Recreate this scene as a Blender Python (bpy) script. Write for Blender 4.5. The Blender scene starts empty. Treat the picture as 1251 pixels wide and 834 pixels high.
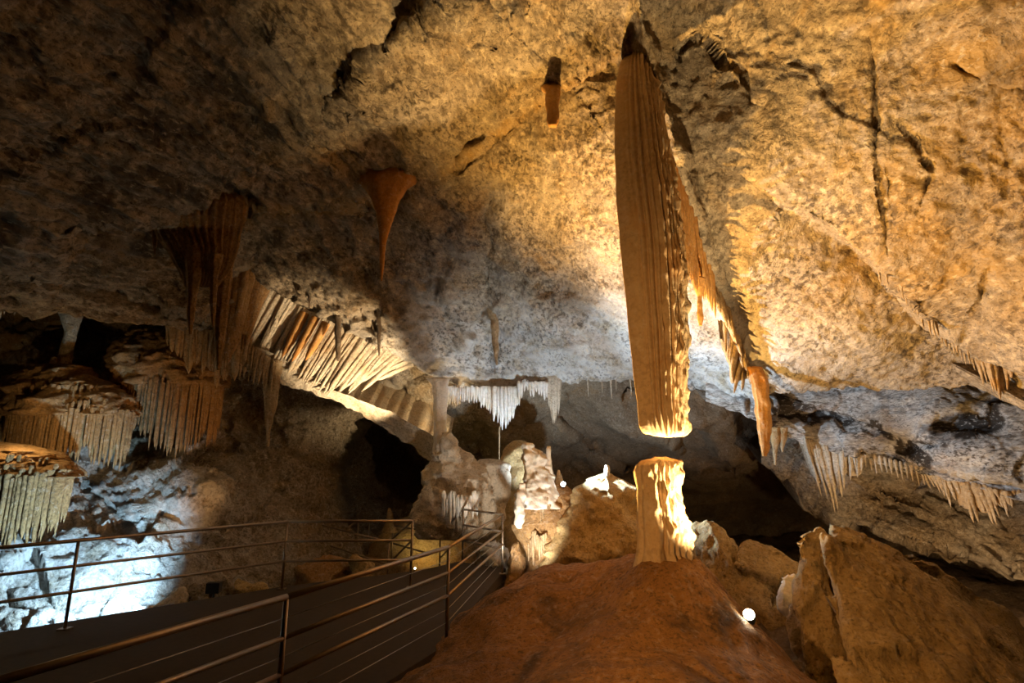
import bpy, bmesh, math, random
import numpy as np
from mathutils import Vector, Matrix

# ---------------------------------------------------------------- camera, world, exposure
scene = bpy.context.scene
COL = scene.collection
W, H, F = 1251.0, 834.0, 665.0
PITCH = math.radians(12.0)
CAM = np.array([0.0, 0.0, 2.1])
cam_d = bpy.data.cameras.new('camera'); cam = bpy.data.objects.new('camera', cam_d); COL.objects.link(cam)
cam.location = CAM; cam.rotation_euler = (math.pi / 2 + PITCH, 0, 0)
cam_d.sensor_width = 36; cam_d.lens = 36 * F / W; cam_d.clip_start = .05; cam_d.clip_end = 200
scene.camera = cam
scene.view_settings.view_transform = 'Standard'; scene.view_settings.look = 'None'
scene.view_settings.gamma = 1; scene.view_settings.use_curve_mapping = False
scene.view_settings.exposure = 0.0
world = bpy.data.worlds.new('cave_dark'); scene.world = world; world.use_nodes = True
world.node_tree.nodes['Background'].inputs[0].default_value = (.0, .0, .0, 1)
world.node_tree.nodes['Background'].inputs[1].default_value = 0
random.seed(7); RNG = np.random.default_rng(7)

SP, CP = math.sin(PITCH), math.cos(PITCH)
def P(px, py, Y):
    """photo pixel + forward distance Y (metres) -> world point (works on arrays)"""
    px = np.asarray(px, float); py = np.asarray(py, float); Y = np.asarray(Y, float)
    x = (px - W / 2) / F; u = (H / 2 - py) / F
    dy = CP - u * SP; dz = SP + u * CP
    t = Y / dy
    return np.stack(np.broadcast_arrays(CAM[0] + x * t, Y, CAM[2] + dz * t), -1)
def PZ(px, py, z):
    """photo pixel on the level z -> world point"""
    x = (px - W / 2) / F; u = (H / 2 - py) / F
    dy = CP - u * SP; dz = SP + u * CP
    t = (z - CAM[2]) / dz
    return np.array([x * t, dy * t, z])
def mpp(py, Y):
    """metres per pixel at that place"""
    u = (H / 2 - py) / F
    return Y / (CP - u * SP) / F

# ---------------------------------------------------------------- lamps of the cave and added fill lights (light objects; fixtures further down)
def light(name, kind, loc, energy, color, radius=.05, target=None, angle=120, blend=.4):
    d = bpy.data.lights.new(name, kind); d.energy = energy; d.color = color; d.shadow_soft_size = radius
    if kind == 'SPOT': d.spot_size = math.radians(angle); d.spot_blend = blend
    o = bpy.data.objects.new(name, d); COL.objects.link(o); o.location = Vector(loc)
    if target is not None:
        o.rotation_euler = (Vector(target) - Vector(loc)).to_track_quat('-Z', 'Y').to_euler()
    return o
AMBER = (1, .60, .20); WARM = (1, .72, .38); COOL = (.72, .86, 1.0); BLUE = (.42, .72, 1.0)
LAMP_MOUND = P(915, 750, 6.0)
LAMP_BACK = P(688, 591, 10.75)
LAMP_PATH = P(507, 694, 13.5)
LAMP_LEFT = P(158, 750, 8.75)
LAMP_CREST = P(664, 716, 8.5)
light('mound_lamp_light', 'SPOT', LAMP_MOUND + np.array([-.02, -.04, .08]), 2000, (1, .74, .38), .04, (2.15, 6.3, 2.8), 82, .7)
light('crest_lamp_light', 'SPOT', LAMP_CREST + np.array([0, 0, .10]), 7200, (1, .57, .145), .05, (4.2, 6.0, 6.0), 116, .8)
light('back_lamp_light', 'SPOT', LAMP_BACK + np.array([0, -.06, .22]), 1800, (.58, .78, 1.0), .05, P(1000, 395, 9.2), 124, .7)
light('icicle_lamp_light', 'SPOT', P(662, 625, 12.6), 620, (.66, .83, 1.0), .05, P(700, 460, 14.2), 122, .6)
light('foot_lamp_light', 'SPOT', P(645, 722, 9.3), 330, (1, .94, .84), .05, P(632, 560, 12.0), 72, .6)
light('path_lamp_light', 'SPOT', LAMP_PATH + np.array([.05, 0, .10]), 50, (1, .72, .22), .04, P(530, 640, 14.6), 130, 1.0)
light('left_lamp_light', 'SPOT', LAMP_LEFT + np.array([0, .05, .10]), 1300, BLUE, .06, P(80, 700, 9.9), 98, .7)
light('curtain_lamp_light', 'SPOT', P(500, 590, 11.6), 1700, (1, .76, .46), .05, P(430, 440, 13.0), 50, .6)
light('chamber_lamp_light', 'SPOT', P(590, 575, 14.4), 420, (1, .74, .40), .05, P(490, 470, 14.8), 84, .6)
light('ledge_fill_light', 'POINT', P(30, 522, 9.8), 34, (1, .70, .32), .05)  # added fill without a fixture, brightens the far left ledge and terraces
light('terrace_lamp_light', 'SPOT', P(330, 690, 9.9), 260, (1, .52, .18), .10, P(110, 480, 12.0), 60, .8)
light('right_lamp_light', 'POINT', P(1120, 700, 10.2), 200, (1, .66, .32), .06)
light('front_fill_light', 'SPOT', (-1.1, 1.6, 1.45), 560, (1, .52, .17), .10, (2.7, 6.5, 2.2), 78, .8)  # added amber fill out of view near the camera, for mound, column and boulder

# ---------------------------------------------------------------- numpy noise
_perm = np.random.default_rng(3).permutation(256); _perm = np.concatenate([_perm, _perm, _perm])
_g = np.random.default_rng(4).normal(size=(256, 3)); _g /= np.linalg.norm(_g, axis=1)[:, None]
def perlin(p):
    p = np.asarray(p, float); i = np.floor(p).astype(int); f = p - i; i &= 255
    w = f * f * f * (f * (f * 6 - 15) + 10)
    out = 0
    for a in (0, 1):
        wa = w[..., 0] if a else 1 - w[..., 0]
        for b in (0, 1):
            wb = w[..., 1] if b else 1 - w[..., 1]
            for c in (0, 1):
                wc = w[..., 2] if c else 1 - w[..., 2]
                h = _perm[_perm[_perm[(i[..., 0] + a) & 255] + ((i[..., 1] + b) & 255)] + ((i[..., 2] + c) & 255)]
                g = _g[h]
                d = g[..., 0] * (f[..., 0] - a) + g[..., 1] * (f[..., 1] - b) + g[..., 2] * (f[..., 2] - c)
                out = out + wa * wb * wc * d
    return out
def fbm(p, octv=4, lac=2.1, gain=.5, ridged=False):
    s = 0; a = 1.0; p = np.asarray(p, float)
    for k in range(octv):
        n = perlin(p + 17.3 * k)
        if ridged: n = .35 - np.abs(n) * 1.4
        s = s + a * n; p = p * lac; a *= gain
    return s
def sstep(a, b, x):
    t = np.clip((x - a) / (b - a), 0, 1); return t * t * (3 - 2 * t)

def facets(p, cell, seed=0):
    """chiselled relief: nearest jittered cell centre, each cell its own small tilt and offset"""
    p = np.asarray(p, float); sh = p.shape[:-1]; q = p.reshape(-1, 3) / cell; i = np.floor(q).astype(int)
    best = np.full(len(q), 1e9); out = np.zeros(len(q))
    for a in (-1, 0, 1):
        for b in (-1, 0, 1):
            for c in (-1, 0, 1):
                ii = i + np.array([a, b, c]); h = _perm[_perm[_perm[(ii[:, 0] + seed) & 255] + (ii[:, 1] & 255)] + (ii[:, 2] & 255)]
                ctr = ii + .5 + .45 * _g[h]; d = q - ctr; l = (d * d).sum(-1); h2 = _perm[h + 31]
                val = (d * _g[h2]).sum(-1) + .5 * _g[h2 - 1][:, 0]
                u = l < best; best = np.where(u, l, best); out = np.where(u, val, out)
    return out.reshape(sh)

# ---------------------------------------------------------------- mesh / object helpers
def link(o, parent=None):
    COL.objects.link(o)
    if parent is not None: o.parent = parent
    return o
def tag(o, label=None, cat=None, group=None, kind=None):
    if label: o['label'] = label
    if cat: o['category'] = cat
    if group: o['group'] = group
    if kind: o['kind'] = kind
    return o
def empty(name, loc, label, cat, group=None):
    o = bpy.data.objects.new(name, None); COL.objects.link(o); o.location = Vector(loc); o.empty_display_size = .1
    return tag(o, label, cat, group)
def mesh_obj(name, verts, faces, mat, parent=None, smooth=True, origin=None, masks=None):
    verts = np.asarray(verts, float)
    if parent is not None: origin = np.array(parent.location) if origin is None else origin
    elif origin is None:
        origin = np.array([(verts[:, 0].min() + verts[:, 0].max()) / 2, (verts[:, 1].min() + verts[:, 1].max()) / 2, verts[:, 2].min()])
    m = bpy.data.meshes.new(name)
    v = verts - origin
    if isinstance(faces, np.ndarray) and faces.ndim == 2:
        nf, k = faces.shape
        m.vertices.add(len(v)); m.vertices.foreach_set('co', v.ravel().astype(np.float32))
        m.loops.add(nf * k); m.loops.foreach_set('vertex_index', faces.ravel().astype(np.int32))
        m.polygons.add(nf); m.polygons.foreach_set('loop_start', np.arange(0, nf * k, k, dtype=np.int32))
        m.update(calc_edges=True)
    else:
        m.from_pydata(v.tolist(), [], [tuple(int(i) for i in f) for f in faces])
    if masks is not None:
        at = m.color_attributes.new('stain', 'FLOAT_COLOR', 'POINT')
        c = np.ones((len(v), 4), np.float32); c[:, :3] = masks
        at.data.foreach_set('color', c.ravel())
    m.materials.append(mat); m.validate()
    if smooth: m.polygons.foreach_set('use_smooth', [True] * len(m.polygons))
    o = bpy.data.objects.new(name, m)
    if parent is None: o.location = Vector(origin)
    return link(o, parent)
def grid_faces(nr, nc, wrap=False):
    r = np.arange(nr - 1)[:, None]; c = np.arange(nc if wrap else nc - 1)[None, :]
    c2 = (c + 1) % nc
    a = r * nc + c; b = r * nc + c2; d = (r + 1) * nc + c2; e = (r + 1) * nc + c
    return np.stack([a, b, d, e], -1).reshape(-1, 4)
def grid_normals(p):
    du = np.gradient(p, axis=1); dv = np.gradient(p, axis=0)
    n = np.cross(du, dv); n /= np.linalg.norm(n, axis=-1, keepdims=True) + 1e-9
    return n

# ---------------------------------------------------------------- procedural materials
def nd(nt, t, **kw):
    n = nt.nodes.new(t)
    for k, v in kw.items():
        if k.startswith('i_'): n.inputs[k[2:].replace('_', ' ')].default_value = v
        else: setattr(n, k, v)
    return n
def rock(name, ca, cb, cc, scale=1.0, stain=None, stain_amt=.35, fleck=(.8, .75, .68), fleck_amt=.25, dark=.5,
         bump=.5, stretch=(1, 1, 1), rot=(0, 0, 0), streak=None, rough=.75, masks=False, spec=.3, fine=1.0, sss=0, cracks=0, speck=.2):
    m = bpy.data.materials.new(name); m.use_nodes = True; nt = m.node_tree; L = nt.links.new
    b = nt.nodes['Principled BSDF']; b.inputs['Roughness'].default_value = rough
    b.inputs['Specular IOR Level'].default_value = spec
    geo = nd(nt, 'ShaderNodeNewGeometry')
    mp = nd(nt, 'ShaderNodeMapping'); mp.inputs['Scale'].default_value = stretch; mp.inputs['Rotation'].default_value = rot
    L(geo.outputs['Position'], mp.inputs['Vector'])
    mp2 = mp
    if streak:
        dv, am = streak; dv = Vector(dv).normalized()
        dt = nd(nt, 'ShaderNodeVectorMath', operation='DOT_PRODUCT'); dt.inputs[1].default_value = dv; L(geo.outputs['Position'], dt.inputs[0])
        sc_ = nd(nt, 'ShaderNodeVectorMath', operation='SCALE'); sc_.inputs[0].default_value = dv * am; L(dt.outputs['Value'], sc_.inputs['Scale'])
        mp2 = nd(nt, 'ShaderNodeVectorMath', operation='SUBTRACT'); L(geo.outputs['Position'], mp2.inputs[0]); L(sc_.outputs[0], mp2.inputs[1])
    def noise(s, det, rgh=.6, dist=0, src=None):
        n = nd(nt, 'ShaderNodeTexNoise'); n.inputs['Scale'].default_value = s * scale
        n.inputs['Detail'].default_value = det; n.inputs['Roughness'].default_value = rgh; n.inputs['Distortion'].default_value = dist
        L((src or mp).outputs[0], n.inputs['Vector']); return n
    def ramp(src, p0, p1):
        r = nd(nt, 'ShaderNodeMapRange'); r.inputs['From Min'].default_value = p0; r.inputs['From Max'].default_value = p1
        L(src, r.inputs['Value']); return r.outputs[0]
    def mix(a, bcol, fac, mode='MIX'):
        x = nd(nt, 'ShaderNodeMix', data_type='RGBA', blend_type=mode)
        for s, v in ((6, a), (7, bcol)):
            if isinstance(v, tuple): x.inputs[s].default_value = (*v, 1)
            else: L(v, x.inputs[s])
        if isinstance(fac, (int, float)): x.inputs[0].default_value = fac
        else: L(fac, x.inputs[0])
        return x.outputs[2]
    def mul(a, k):
        x = nd(nt, 'ShaderNodeMath', operation='MULTIPLY'); L(a, x.inputs[0])
        if isinstance(k, (int, float)): x.inputs[1].default_value = k
        else: L(k, x.inputs[1])
        return x.outputs[0]
    n1 = noise(.45, 6, .6, .6); n2 = noise(2.3, 9, .68, .4, mp2); n3 = noise(8, 7, .72, 0, mp2); n4 = noise(26, 4, .7)
    c = mix(ca, cb, ramp(n1.outputs['Fac'], .38, .62))
    c = mix(c, cc, mul(ramp(n2.outputs['Fac'], .48, .68), .75))
    if stain: c = mix(c, stain, mul(ramp(noise(.9, 5, .6, 1.0).outputs['Fac'], .54, .66), stain_amt))
    c = mix(c, fleck, mul(ramp(n3.outputs['Fac'], .56, .68), fleck_amt))
    c = mix(c, (.03, .02, .012), mul(ramp(n3.outputs['Fac'], .44, .30), dark))
    c = mix(c, (.05, .035, .02), mul(ramp(n4.outputs['Fac'], .47, .35), dark * .85))
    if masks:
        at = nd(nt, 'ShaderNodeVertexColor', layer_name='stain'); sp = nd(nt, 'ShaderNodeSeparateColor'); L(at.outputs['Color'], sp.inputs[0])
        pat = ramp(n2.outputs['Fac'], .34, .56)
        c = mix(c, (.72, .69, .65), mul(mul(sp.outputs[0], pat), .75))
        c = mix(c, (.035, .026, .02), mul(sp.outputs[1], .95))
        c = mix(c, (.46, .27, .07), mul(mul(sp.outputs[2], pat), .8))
    n5 = noise(13, 3, .6, .3, mp2); n6 = noise(1.1, 3, .6)
    sk = mul(ramp(n5.outputs['Fac'], .50, .40), ramp(n6.outputs['Fac'], .35, .60))
    c = mix(c, (.055, .034, .018), mul(sk, speck))
    c = mix(c, fleck, mul(ramp(n5.outputs['Fac'], .58, .66), speck * .7))
    L(c, b.inputs['Base Color'])
    # relief
    def add(a, bb):
        x = nd(nt, 'ShaderNodeMath', operation='ADD'); L(a, x.inputs[0]); L(bb, x.inputs[1]); return x.outputs[0]
    h = add(mul(n2.outputs['Fac'], .5), add(mul(n3.outputs['Fac'], .34 * fine), mul(n4.outputs['Fac'], .13 * fine)))
    if cracks:
        v = nd(nt, 'ShaderNodeTexVoronoi', feature='DISTANCE_TO_EDGE'); v.inputs['Scale'].default_value = cracks
        wn = nd(nt, 'ShaderNodeVectorMath', operation='ADD'); sc = nd(nt, 'ShaderNodeVectorMath', operation='SCALE'); sc.inputs['Scale'].default_value = .9
        L(n2.outputs['Color'], sc.inputs[0]); L(mp.outputs[0], wn.inputs[0]); L(sc.outputs[0], wn.inputs[1]); L(wn.outputs[0], v.inputs['Vector'])
        h = add(h, mul(ramp(v.outputs['Distance'], 0, .05), .10))
    bp = nd(nt, 'ShaderNodeBump'); bp.inputs['Strength'].default_value = min(1, bump * 1.3); bp.inputs['Distance'].default_value = .22
    L(h, bp.inputs['Height']); L(bp.outputs[0], b.inputs['Normal'])
    if sss: b.inputs['Subsurface Weight'].default_value = sss; b.inputs['Subsurface Radius'].default_value = (.06, .03, .015)
    return m
def plain(name, col, rough=.5, metal=0, emit=None, strength=0, noise_amt=.25, scale=30):
    m = bpy.data.materials.new(name); m.use_nodes = True; nt = m.node_tree; L = nt.links.new
    b = nt.nodes['Principled BSDF']; b.inputs['Roughness'].default_value = rough; b.inputs['Metallic'].default_value = metal
    g = nd(nt, 'ShaderNodeNewGeometry'); n = nd(nt, 'ShaderNodeTexNoise'); n.inputs['Scale'].default_value = scale; n.inputs['Detail'].default_value = 5
    L(g.outputs['Position'], n.inputs['Vector'])
    x = nd(nt, 'ShaderNodeMix', data_type='RGBA'); L(n.outputs['Fac'], x.inputs[0])
    x.inputs[6].default_value = (*[c * (1 - noise_amt) for c in col], 1); x.inputs[7].default_value = (*[min(1, c * (1 + noise_amt)) for c in col], 1)
    L(x.outputs[2], b.inputs['Base Color'])
    if emit: b.inputs['Emission Color'].default_value = (*emit, 1); b.inputs['Emission Strength'].default_value = strength
    return m

STREAK = P(250, 250, 8.6) - P(0, 150, 5.6); STREAK /= np.linalg.norm(STREAK)
M_CEIL = rock('ceiling_rock', (.33, .25, .16), (.42, .33, .23), (.15, .10, .055), stain=(.42, .25, .08), stain_amt=.45, fleck=(.66, .53, .35), fleck_amt=.5,
              dark=.85, bump=1.0, streak=(STREAK, .55), masks=True, cracks=.6, speck=.75)
M_SLAB = rock('slab_rock', (.50, .46, .42), (.36, .31, .26), (.20, .15, .11), stain=(.42, .22, .12), fleck_amt=.5, dark=.9, bump=1.0, stretch=(.6, 1, 1.6), masks=True, speck=.85)
M_WALL = rock('wall_rock', (.38, .31, .23), (.30, .24, .17), (.22, .16, .10), stain=(.42, .26, .10), bump=1.0, masks=True, dark=.8, speck=.5)
M_BACK = rock('back_rock', (.38, .29, .19), (.28, .21, .14), (.22, .15, .09), stain=(.40, .22, .08), bump=.8, dark=.5)
M_MOUND = rock('mound_clay', (.46, .225, .065), (.38, .175, .048), (.30, .135, .04), stain=(.10, .055, .02), stain_amt=.85, fleck_amt=.2, dark=.75, bump=1.0, rough=.7)
M_COL = rock('column_calcite', (.58, .40, .22), (.52, .35, .18), (.62, .46, .28), stain=(.60, .30, .08), stain_amt=.4, fleck_amt=.12, dark=.15, bump=.25, sss=.05, fine=1.3)
M_PALE = rock('pale_calcite', (.72, .62, .48), (.62, .50, .36), (.50, .38, .24), stain=(.60, .36, .12), stain_amt=.4, fleck_amt=.3, dark=.5, bump=.7)
M_WHITE = rock('white_calcite', (.84, .80, .74), (.74, .68, .58), (.68, .52, .32), stain=(.70, .50, .22), stain_amt=.35, fleck_amt=.2, dark=.12, bump=.3, sss=.05)
M_ORANGE = rock('iron_calcite', (.48, .21, .05), (.56, .29, .09), (.34, .14, .03), stain=(.70, .46, .2), fleck_amt=.1, dark=.25, bump=.3, sss=.08)
M_BROWN = rock('brown_flowstone', (.40, .22, .085), (.46, .27, .11), (.27, .14, .05), stain=(.55, .33, .12), fleck_amt=.25, dark=.6, bump=.8)
M_TAN = rock('tan_flowstone', (.55, .40, .23), (.47, .32, .17), (.38, .25, .12), stain=(.58, .30, .08), stain_amt=.6, fleck_amt=.25, dark=.55, bump=.7)
M_DARK = rock('dark_stalactite', (.16, .11, .07), (.12, .08, .05), (.22, .15, .08), fleck_amt=.05, dark=.4, bump=.4)
M_BOULDER = rock('boulder_rock', (.62, .44, .20), (.54, .37, .16), (.42, .27, .11), stain=(.50, .30, .10), fleck_amt=.25, dark=.6, bump=.7)
M_GROUND = rock('cave_ground', (.22, .14, .08), (.17, .11, .06), (.27, .18, .10), fleck_amt=.1, dark=.6, bump=.9)
M_DECK = plain('walkway_concrete', (.042, .025, .013), .85, 0, noise_amt=.5, scale=14)
M_RAIL = plain('railing_steel', (.34, .26, .19), .42, .85, noise_amt=.2)
M_WIRE = plain('cable_steel', (.42, .38, .34), .4, .85)
M_FIX = plain('lamp_housing_black', (.02, .02, .02), .5, .2)
M_LENSW = plain('lamp_lens_warm', (1, .9, .7), .3, 0, (1, .86, .60), 60, 0)
M_LENSC = plain('lamp_lens_cool', (.9, .95, 1), .3, 0, (.80, .92, 1.0), 60, 0)
M_LENSY = plain('lamp_lens_yellow', (1, .9, .5), .3, 0, (1, .80, .35), 25, 0)

# ---------------------------------------------------------------- rock surfaces defined by control points
class Surf:
    """a rock sheet: forward distance Y over the photo frame from control points (thin-plate spline on log Y)"""
    def __init__(s, ctrl):
        c = np.array(ctrl, float); s.xy = c[:, :2] / 400.0; s.z = np.log(c[:, 2])
        n = len(c); K = s._k(np.linalg.norm(s.xy[:, None] - s.xy[None], axis=-1)) + np.eye(n) * 1e-3
        Pm = np.concatenate([np.ones((n, 1)), s.xy], 1)
        A = np.zeros((n + 3, n + 3)); A[:n, :n] = K; A[:n, n:] = Pm; A[n:, :n] = Pm.T
        s.w = np.linalg.solve(A, np.concatenate([s.z, np.zeros(3)])); s.feat = []
    @staticmethod
    def _k(r): return np.where(r > 1e-9, r * r * np.log(np.maximum(r, 1e-9)), 0)
    def Y(s, px, py):
        px = np.asarray(px, float); py = np.asarray(py, float); sh = np.broadcast(px, py).shape
        q = np.stack(np.broadcast_arrays(px, py), -1).reshape(-1, 2) / 400.0
        n = len(s.xy); out = np.full(len(q), s.w[n]) + q @ s.w[n + 1:]
        for i in range(n): out += s.w[i] * s._k(np.hypot(q[:, 0] - s.xy[i, 0], q[:, 1] - s.xy[i, 1]))
        Y = np.exp(out).reshape(sh)
        for f in s.feat: Y = Y + f(px, py)
        return Y
    def at(s, px, py): return P(px, py, s.Y(px, py))
def pl_dist(px, py, pl):
    """distance to a polyline and side (+ = right-hand of its direction on screen, y down)"""
    best = np.full(np.broadcast(px, py).shape, 1e9); side = np.zeros_like(best); tt = np.zeros_like(best)
    for k in range(len(pl) - 1):
        ax, ay = pl[k]; bx, by = pl[k + 1]; dx, dy = bx - ax, by - ay; l2 = dx * dx + dy * dy
        t = np.clip(((px - ax) * dx + (py - ay) * dy) / l2, 0, 1)
        d = np.hypot(px - ax - t * dx, py - ay - t * dy)
        sd = np.sign(dx * (py - ay) - dy * (px - ax))
        u = d < best; best = np.where(u, d, best); side = np.where(u, sd, side); tt = np.where(u, (k + t) / (len(pl) - 1), tt)
    return best, side, tt
def f_crack(pl, w, d):
    def f(px, py):
        wob = 5 * perlin(np.stack([px / 23., py / 23., 0 * px], -1))
        D, s, t = pl_dist(px + wob, py - wob, pl); return d * np.exp(-(D / w) ** 2) * np.minimum(1, 6 * t * (1 - t) + .25)
    return f
def f_step(pl, d, fall, sharp=3.0):
    """the + side of the line is set back by d, fading with distance fall"""
    def f(px, py):
        wob = 9 * perlin(np.stack([px / 37., py / 37., 0 * px + 3], -1)) + 4 * perlin(np.stack([px / 11., py / 11., 0 * px + 5], -1))
        D, s, t = pl_dist(px + wob, py + wob, pl); e = np.clip(6 * t * (1 - t), 0, 1) ** .5
        sd = D * s
        return d * e * sstep(-sharp, sharp, sd) * np.exp(-np.maximum(sd, 0) / fall)
    return f
def f_bump(cx, cy, rx, ry, d, p=2):
    return lambda px, py: d * np.exp(-(((px - cx) / rx) ** 2 + ((py - cy) / ry) ** 2) ** (p / 2))

def sheet(name, surf, top, bot, x0, x1, dx, nv, mat, low=.12, mid=.05, hi=.02, lip=((0, .25, .12), (0, .9, .55), (0, 2.2, 1.4)),
          strata=None, maskf=None, parent=None, lipnoise=3, sc=1.0, vpow=1.0, fac=0, streak=None, cell=1.2, facw=None):
    xs = np.arange(x0, x1 + dx, dx)
    ty = np.interp(xs, *zip(*top)); by = np.interp(xs, *zip(*bot))
    by = by + lipnoise * fbm(np.stack([xs / 26., 0 * xs, 0 * xs + 9], -1), 4, 2.2, .6) * 2
    v = np.linspace(0, 1, nv)[:, None] ** vpow
    py = ty[None] * (1 - v) + by[None] * v; px = np.broadcast_to(xs[None], py.shape)
    p = P(px, py, surf.Y(px, py))
    n = grid_normals(p); tow = np.array(CAM) - p
    n *= np.sign((n * tow).sum(-1, keepdims=True))
    def disp(q):
        wq = q + .35 * np.stack([perlin(q * .9 + 5), perlin(q * .9 + 9), perlin(q * .9 + 13)], -1)
        d = low * fbm(wq * .55 * sc, 3) + mid * (.35 + .65 * facw(px, py) if facw else 1) * fbm(wq * 1.9 * sc, 3, ridged=True) + hi * fbm(wq * 7 * sc, 3)
        if strata is not None:
            dirv, freq, amp = strata; dirv = np.array(dirv, float); dirv /= np.linalg.norm(dirv)
            h = wq @ dirv
            s1 = np.stack([h * freq, perlin(q * .5) * .8, 0 * h], -1)
            d = d + amp * fbm(s1, 3, ridged=True)
        return d
    dd = disp(p)
    if fac:
        wq = p + .25 * np.stack([perlin(p * 1.7 + 5), perlin(p * 1.7 + 9), perlin(p * 1.7 + 13)], -1)
        fw = fac * (facw(px, py) if facw else 1)
        dd = dd + fw * facets(wq, cell) + fw * .28 * facets(wq, cell * .3, 9)
    if streak is not None:
        dv, am, wf = streak; q = p - .88 * (p @ dv)[..., None] * dv
        dd = dd + am * wf(px, py) * (fbm(q * 1.6, 4, ridged=True) + .35 * fbm(q * 7, 2))
    p = p + n * dd[..., None]
    rows = [p]
    if lip:
        last = p[-1]
        for k, o in enumerate(lip):
            off = np.array(o, float)
            rr = last + off + .10 * perlin(last * 1.3 + k)[:, None] * np.array([0, 1, 1])
            rows.append(rr[None])
    p = np.concatenate(rows, 0)
    masks = None
    if maskf is not None:
        mk = np.zeros((*p.shape[:2], 3)); mk[:nv] = maskf(px, py, p[:nv]); mk[nv:] = mk[nv - 1]
        masks = mk.reshape(-1, 3)
    f = grid_faces(*p.shape[:2])
    o = mesh_obj(name, p.reshape(-1, 3), f, mat, parent, masks=masks)
    return o

# --- main ceiling
CEIL = Surf([(-300, -250, 2.6), (0, -250, 3.0), (400, -250, 3.6), (800, -250, 3.9), (1251, -250, 3.2), (1550, -250, 2.6),
             (-300, 0, 3.2), (0, 0, 4.2), (220, 0, 4.9), (420, 0, 5.3), (620, 0, 5.7), (780, 0, 6.0), (950, 0, 5.6), (1100, 0, 5.0), (1251, 0, 4.4), (1550, 0, 3.6),
             (-300, 200, 4.8), (0, 150, 5.6), (200, 150, 6.6), (400, 130, 7.0), (560, 100, 6.9), (680, 80, 6.7), (780, 60, 6.7), (870, 100, 6.5), (1000, 150, 6.2), (1251, 150, 5.2), (1550, 200, 4.3),
             (-300, 340, 6.4), (0, 300, 7.3), (0, 365, 8.6), (200, 250, 8.2), (350, 240, 8.9), (500, 210, 9.0), (620, 200, 8.6), (720, 200, 8.0), (840, 210, 7.2), (950, 250, 7.2), (1080, 300, 6.9), (1251, 300, 6.0), (1550, 380, 5.2),
             (130, 380, 9.8), (245, 400, 10.8), (315, 345, 11.4), (430, 405, 12.2), (500, 440, 12.8), (420, 320, 11.0), (540, 340, 11.8), (600, 370, 12.6), (600, 440, 14.0), (560, 476, 14.2), (640, 476, 14.6),
             (700, 350, 11.2), (760, 400, 11.8), (740, 462, 14.2), (850, 350, 9.6), (840, 440, 12.2), (870, 478, 13.2), (925, 480, 11.6), (930, 400, 9.8), (1050, 400, 8.6), (1060, 470, 10.2), (1190, 468, 9.0), (1251, 440, 7.4), (1251, 500, 8.2), (1550, 560, 6.6)])
CEIL.feat = [
    f_step([(505, 222), (440, 240), (290, 250), (195, 268), (60, 268)][::-1], .9, 130),          # slab lip the drapery hangs from
    f_step([(-60, 318), (130, 345), (255, 395)], .35, 60),
    f_step([(545, 205), (590, 180), (612, 158), (640, 138), (682, 108), (700, 92), (748, 66)], .30, 60),
    f_step([(395, 200), (420, 130), (470, 110), (560, 92), (640, 0)][::-1], -.30, 70),
    f_step([(400, 140), (450, 70), (520, 25), (560, -20)], -.25, 60),
    f_step([(960, 252), (1040, 300), (1090, 345), (1130, 395), (1200, 440), (1290, 470)], .8, 90),
    f_step([(835, 205), (905, 205), (960, 252)], .25, 60),
    f_crack([(1062, -40), (1066, 70), (1072, 200), (1086, 310)], 2.6, .07),
    f_crack([(1165, 78), (1200, 95), (1262, 108)], 3, .10),
    f_crack([(820, 100), (830, 62), (858, 44), (882, 76), (905, 90), (922, 128)], 3, .10),
    f_step([(822, 105), (832, 62), (858, 45), (882, 76), (922, 128)], .06, 40),
    f_crack([(600, 158), (626, 182), (640, 196)], 3, .15), f_crack([(550, 205), (565, 178), (590, 165)], 3, .2),
    f_crack([(590, 225), (600, 300), (590, 380), (597, 470)], 14, .35),
    f_crack([(1210, 330), (1190, 390), (1170, 430)], 4, .12), f_crack([(1100, 150), (1140, 210), (1120, 260)], 2.5, .05),
    f_crack([(768, -60), (785, 30), (806, 110), (835, 210), (870, 330), (905, 420), (935, 490)], 9, -.28), f_bump(660, 330, 70, 50, .25), f_bump(520, 130, 60, 40, -.2),
]
C_TOP = [(-300, -250), (1551, -250)]
C_BOT = [(-300, 348), (0, 374), (120, 386), (245, 404), (290, 374), (318, 345), (370, 373), (430, 406), (500, 442), (538, 468), (560, 478), (625, 480), (640, 468), (690, 466), (725, 462), (770, 464), (820, 472), (870, 482), (925, 486), (950, 480), (1080, 474), (1195, 470), (1251, 500), (1551, 580)]
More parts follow.
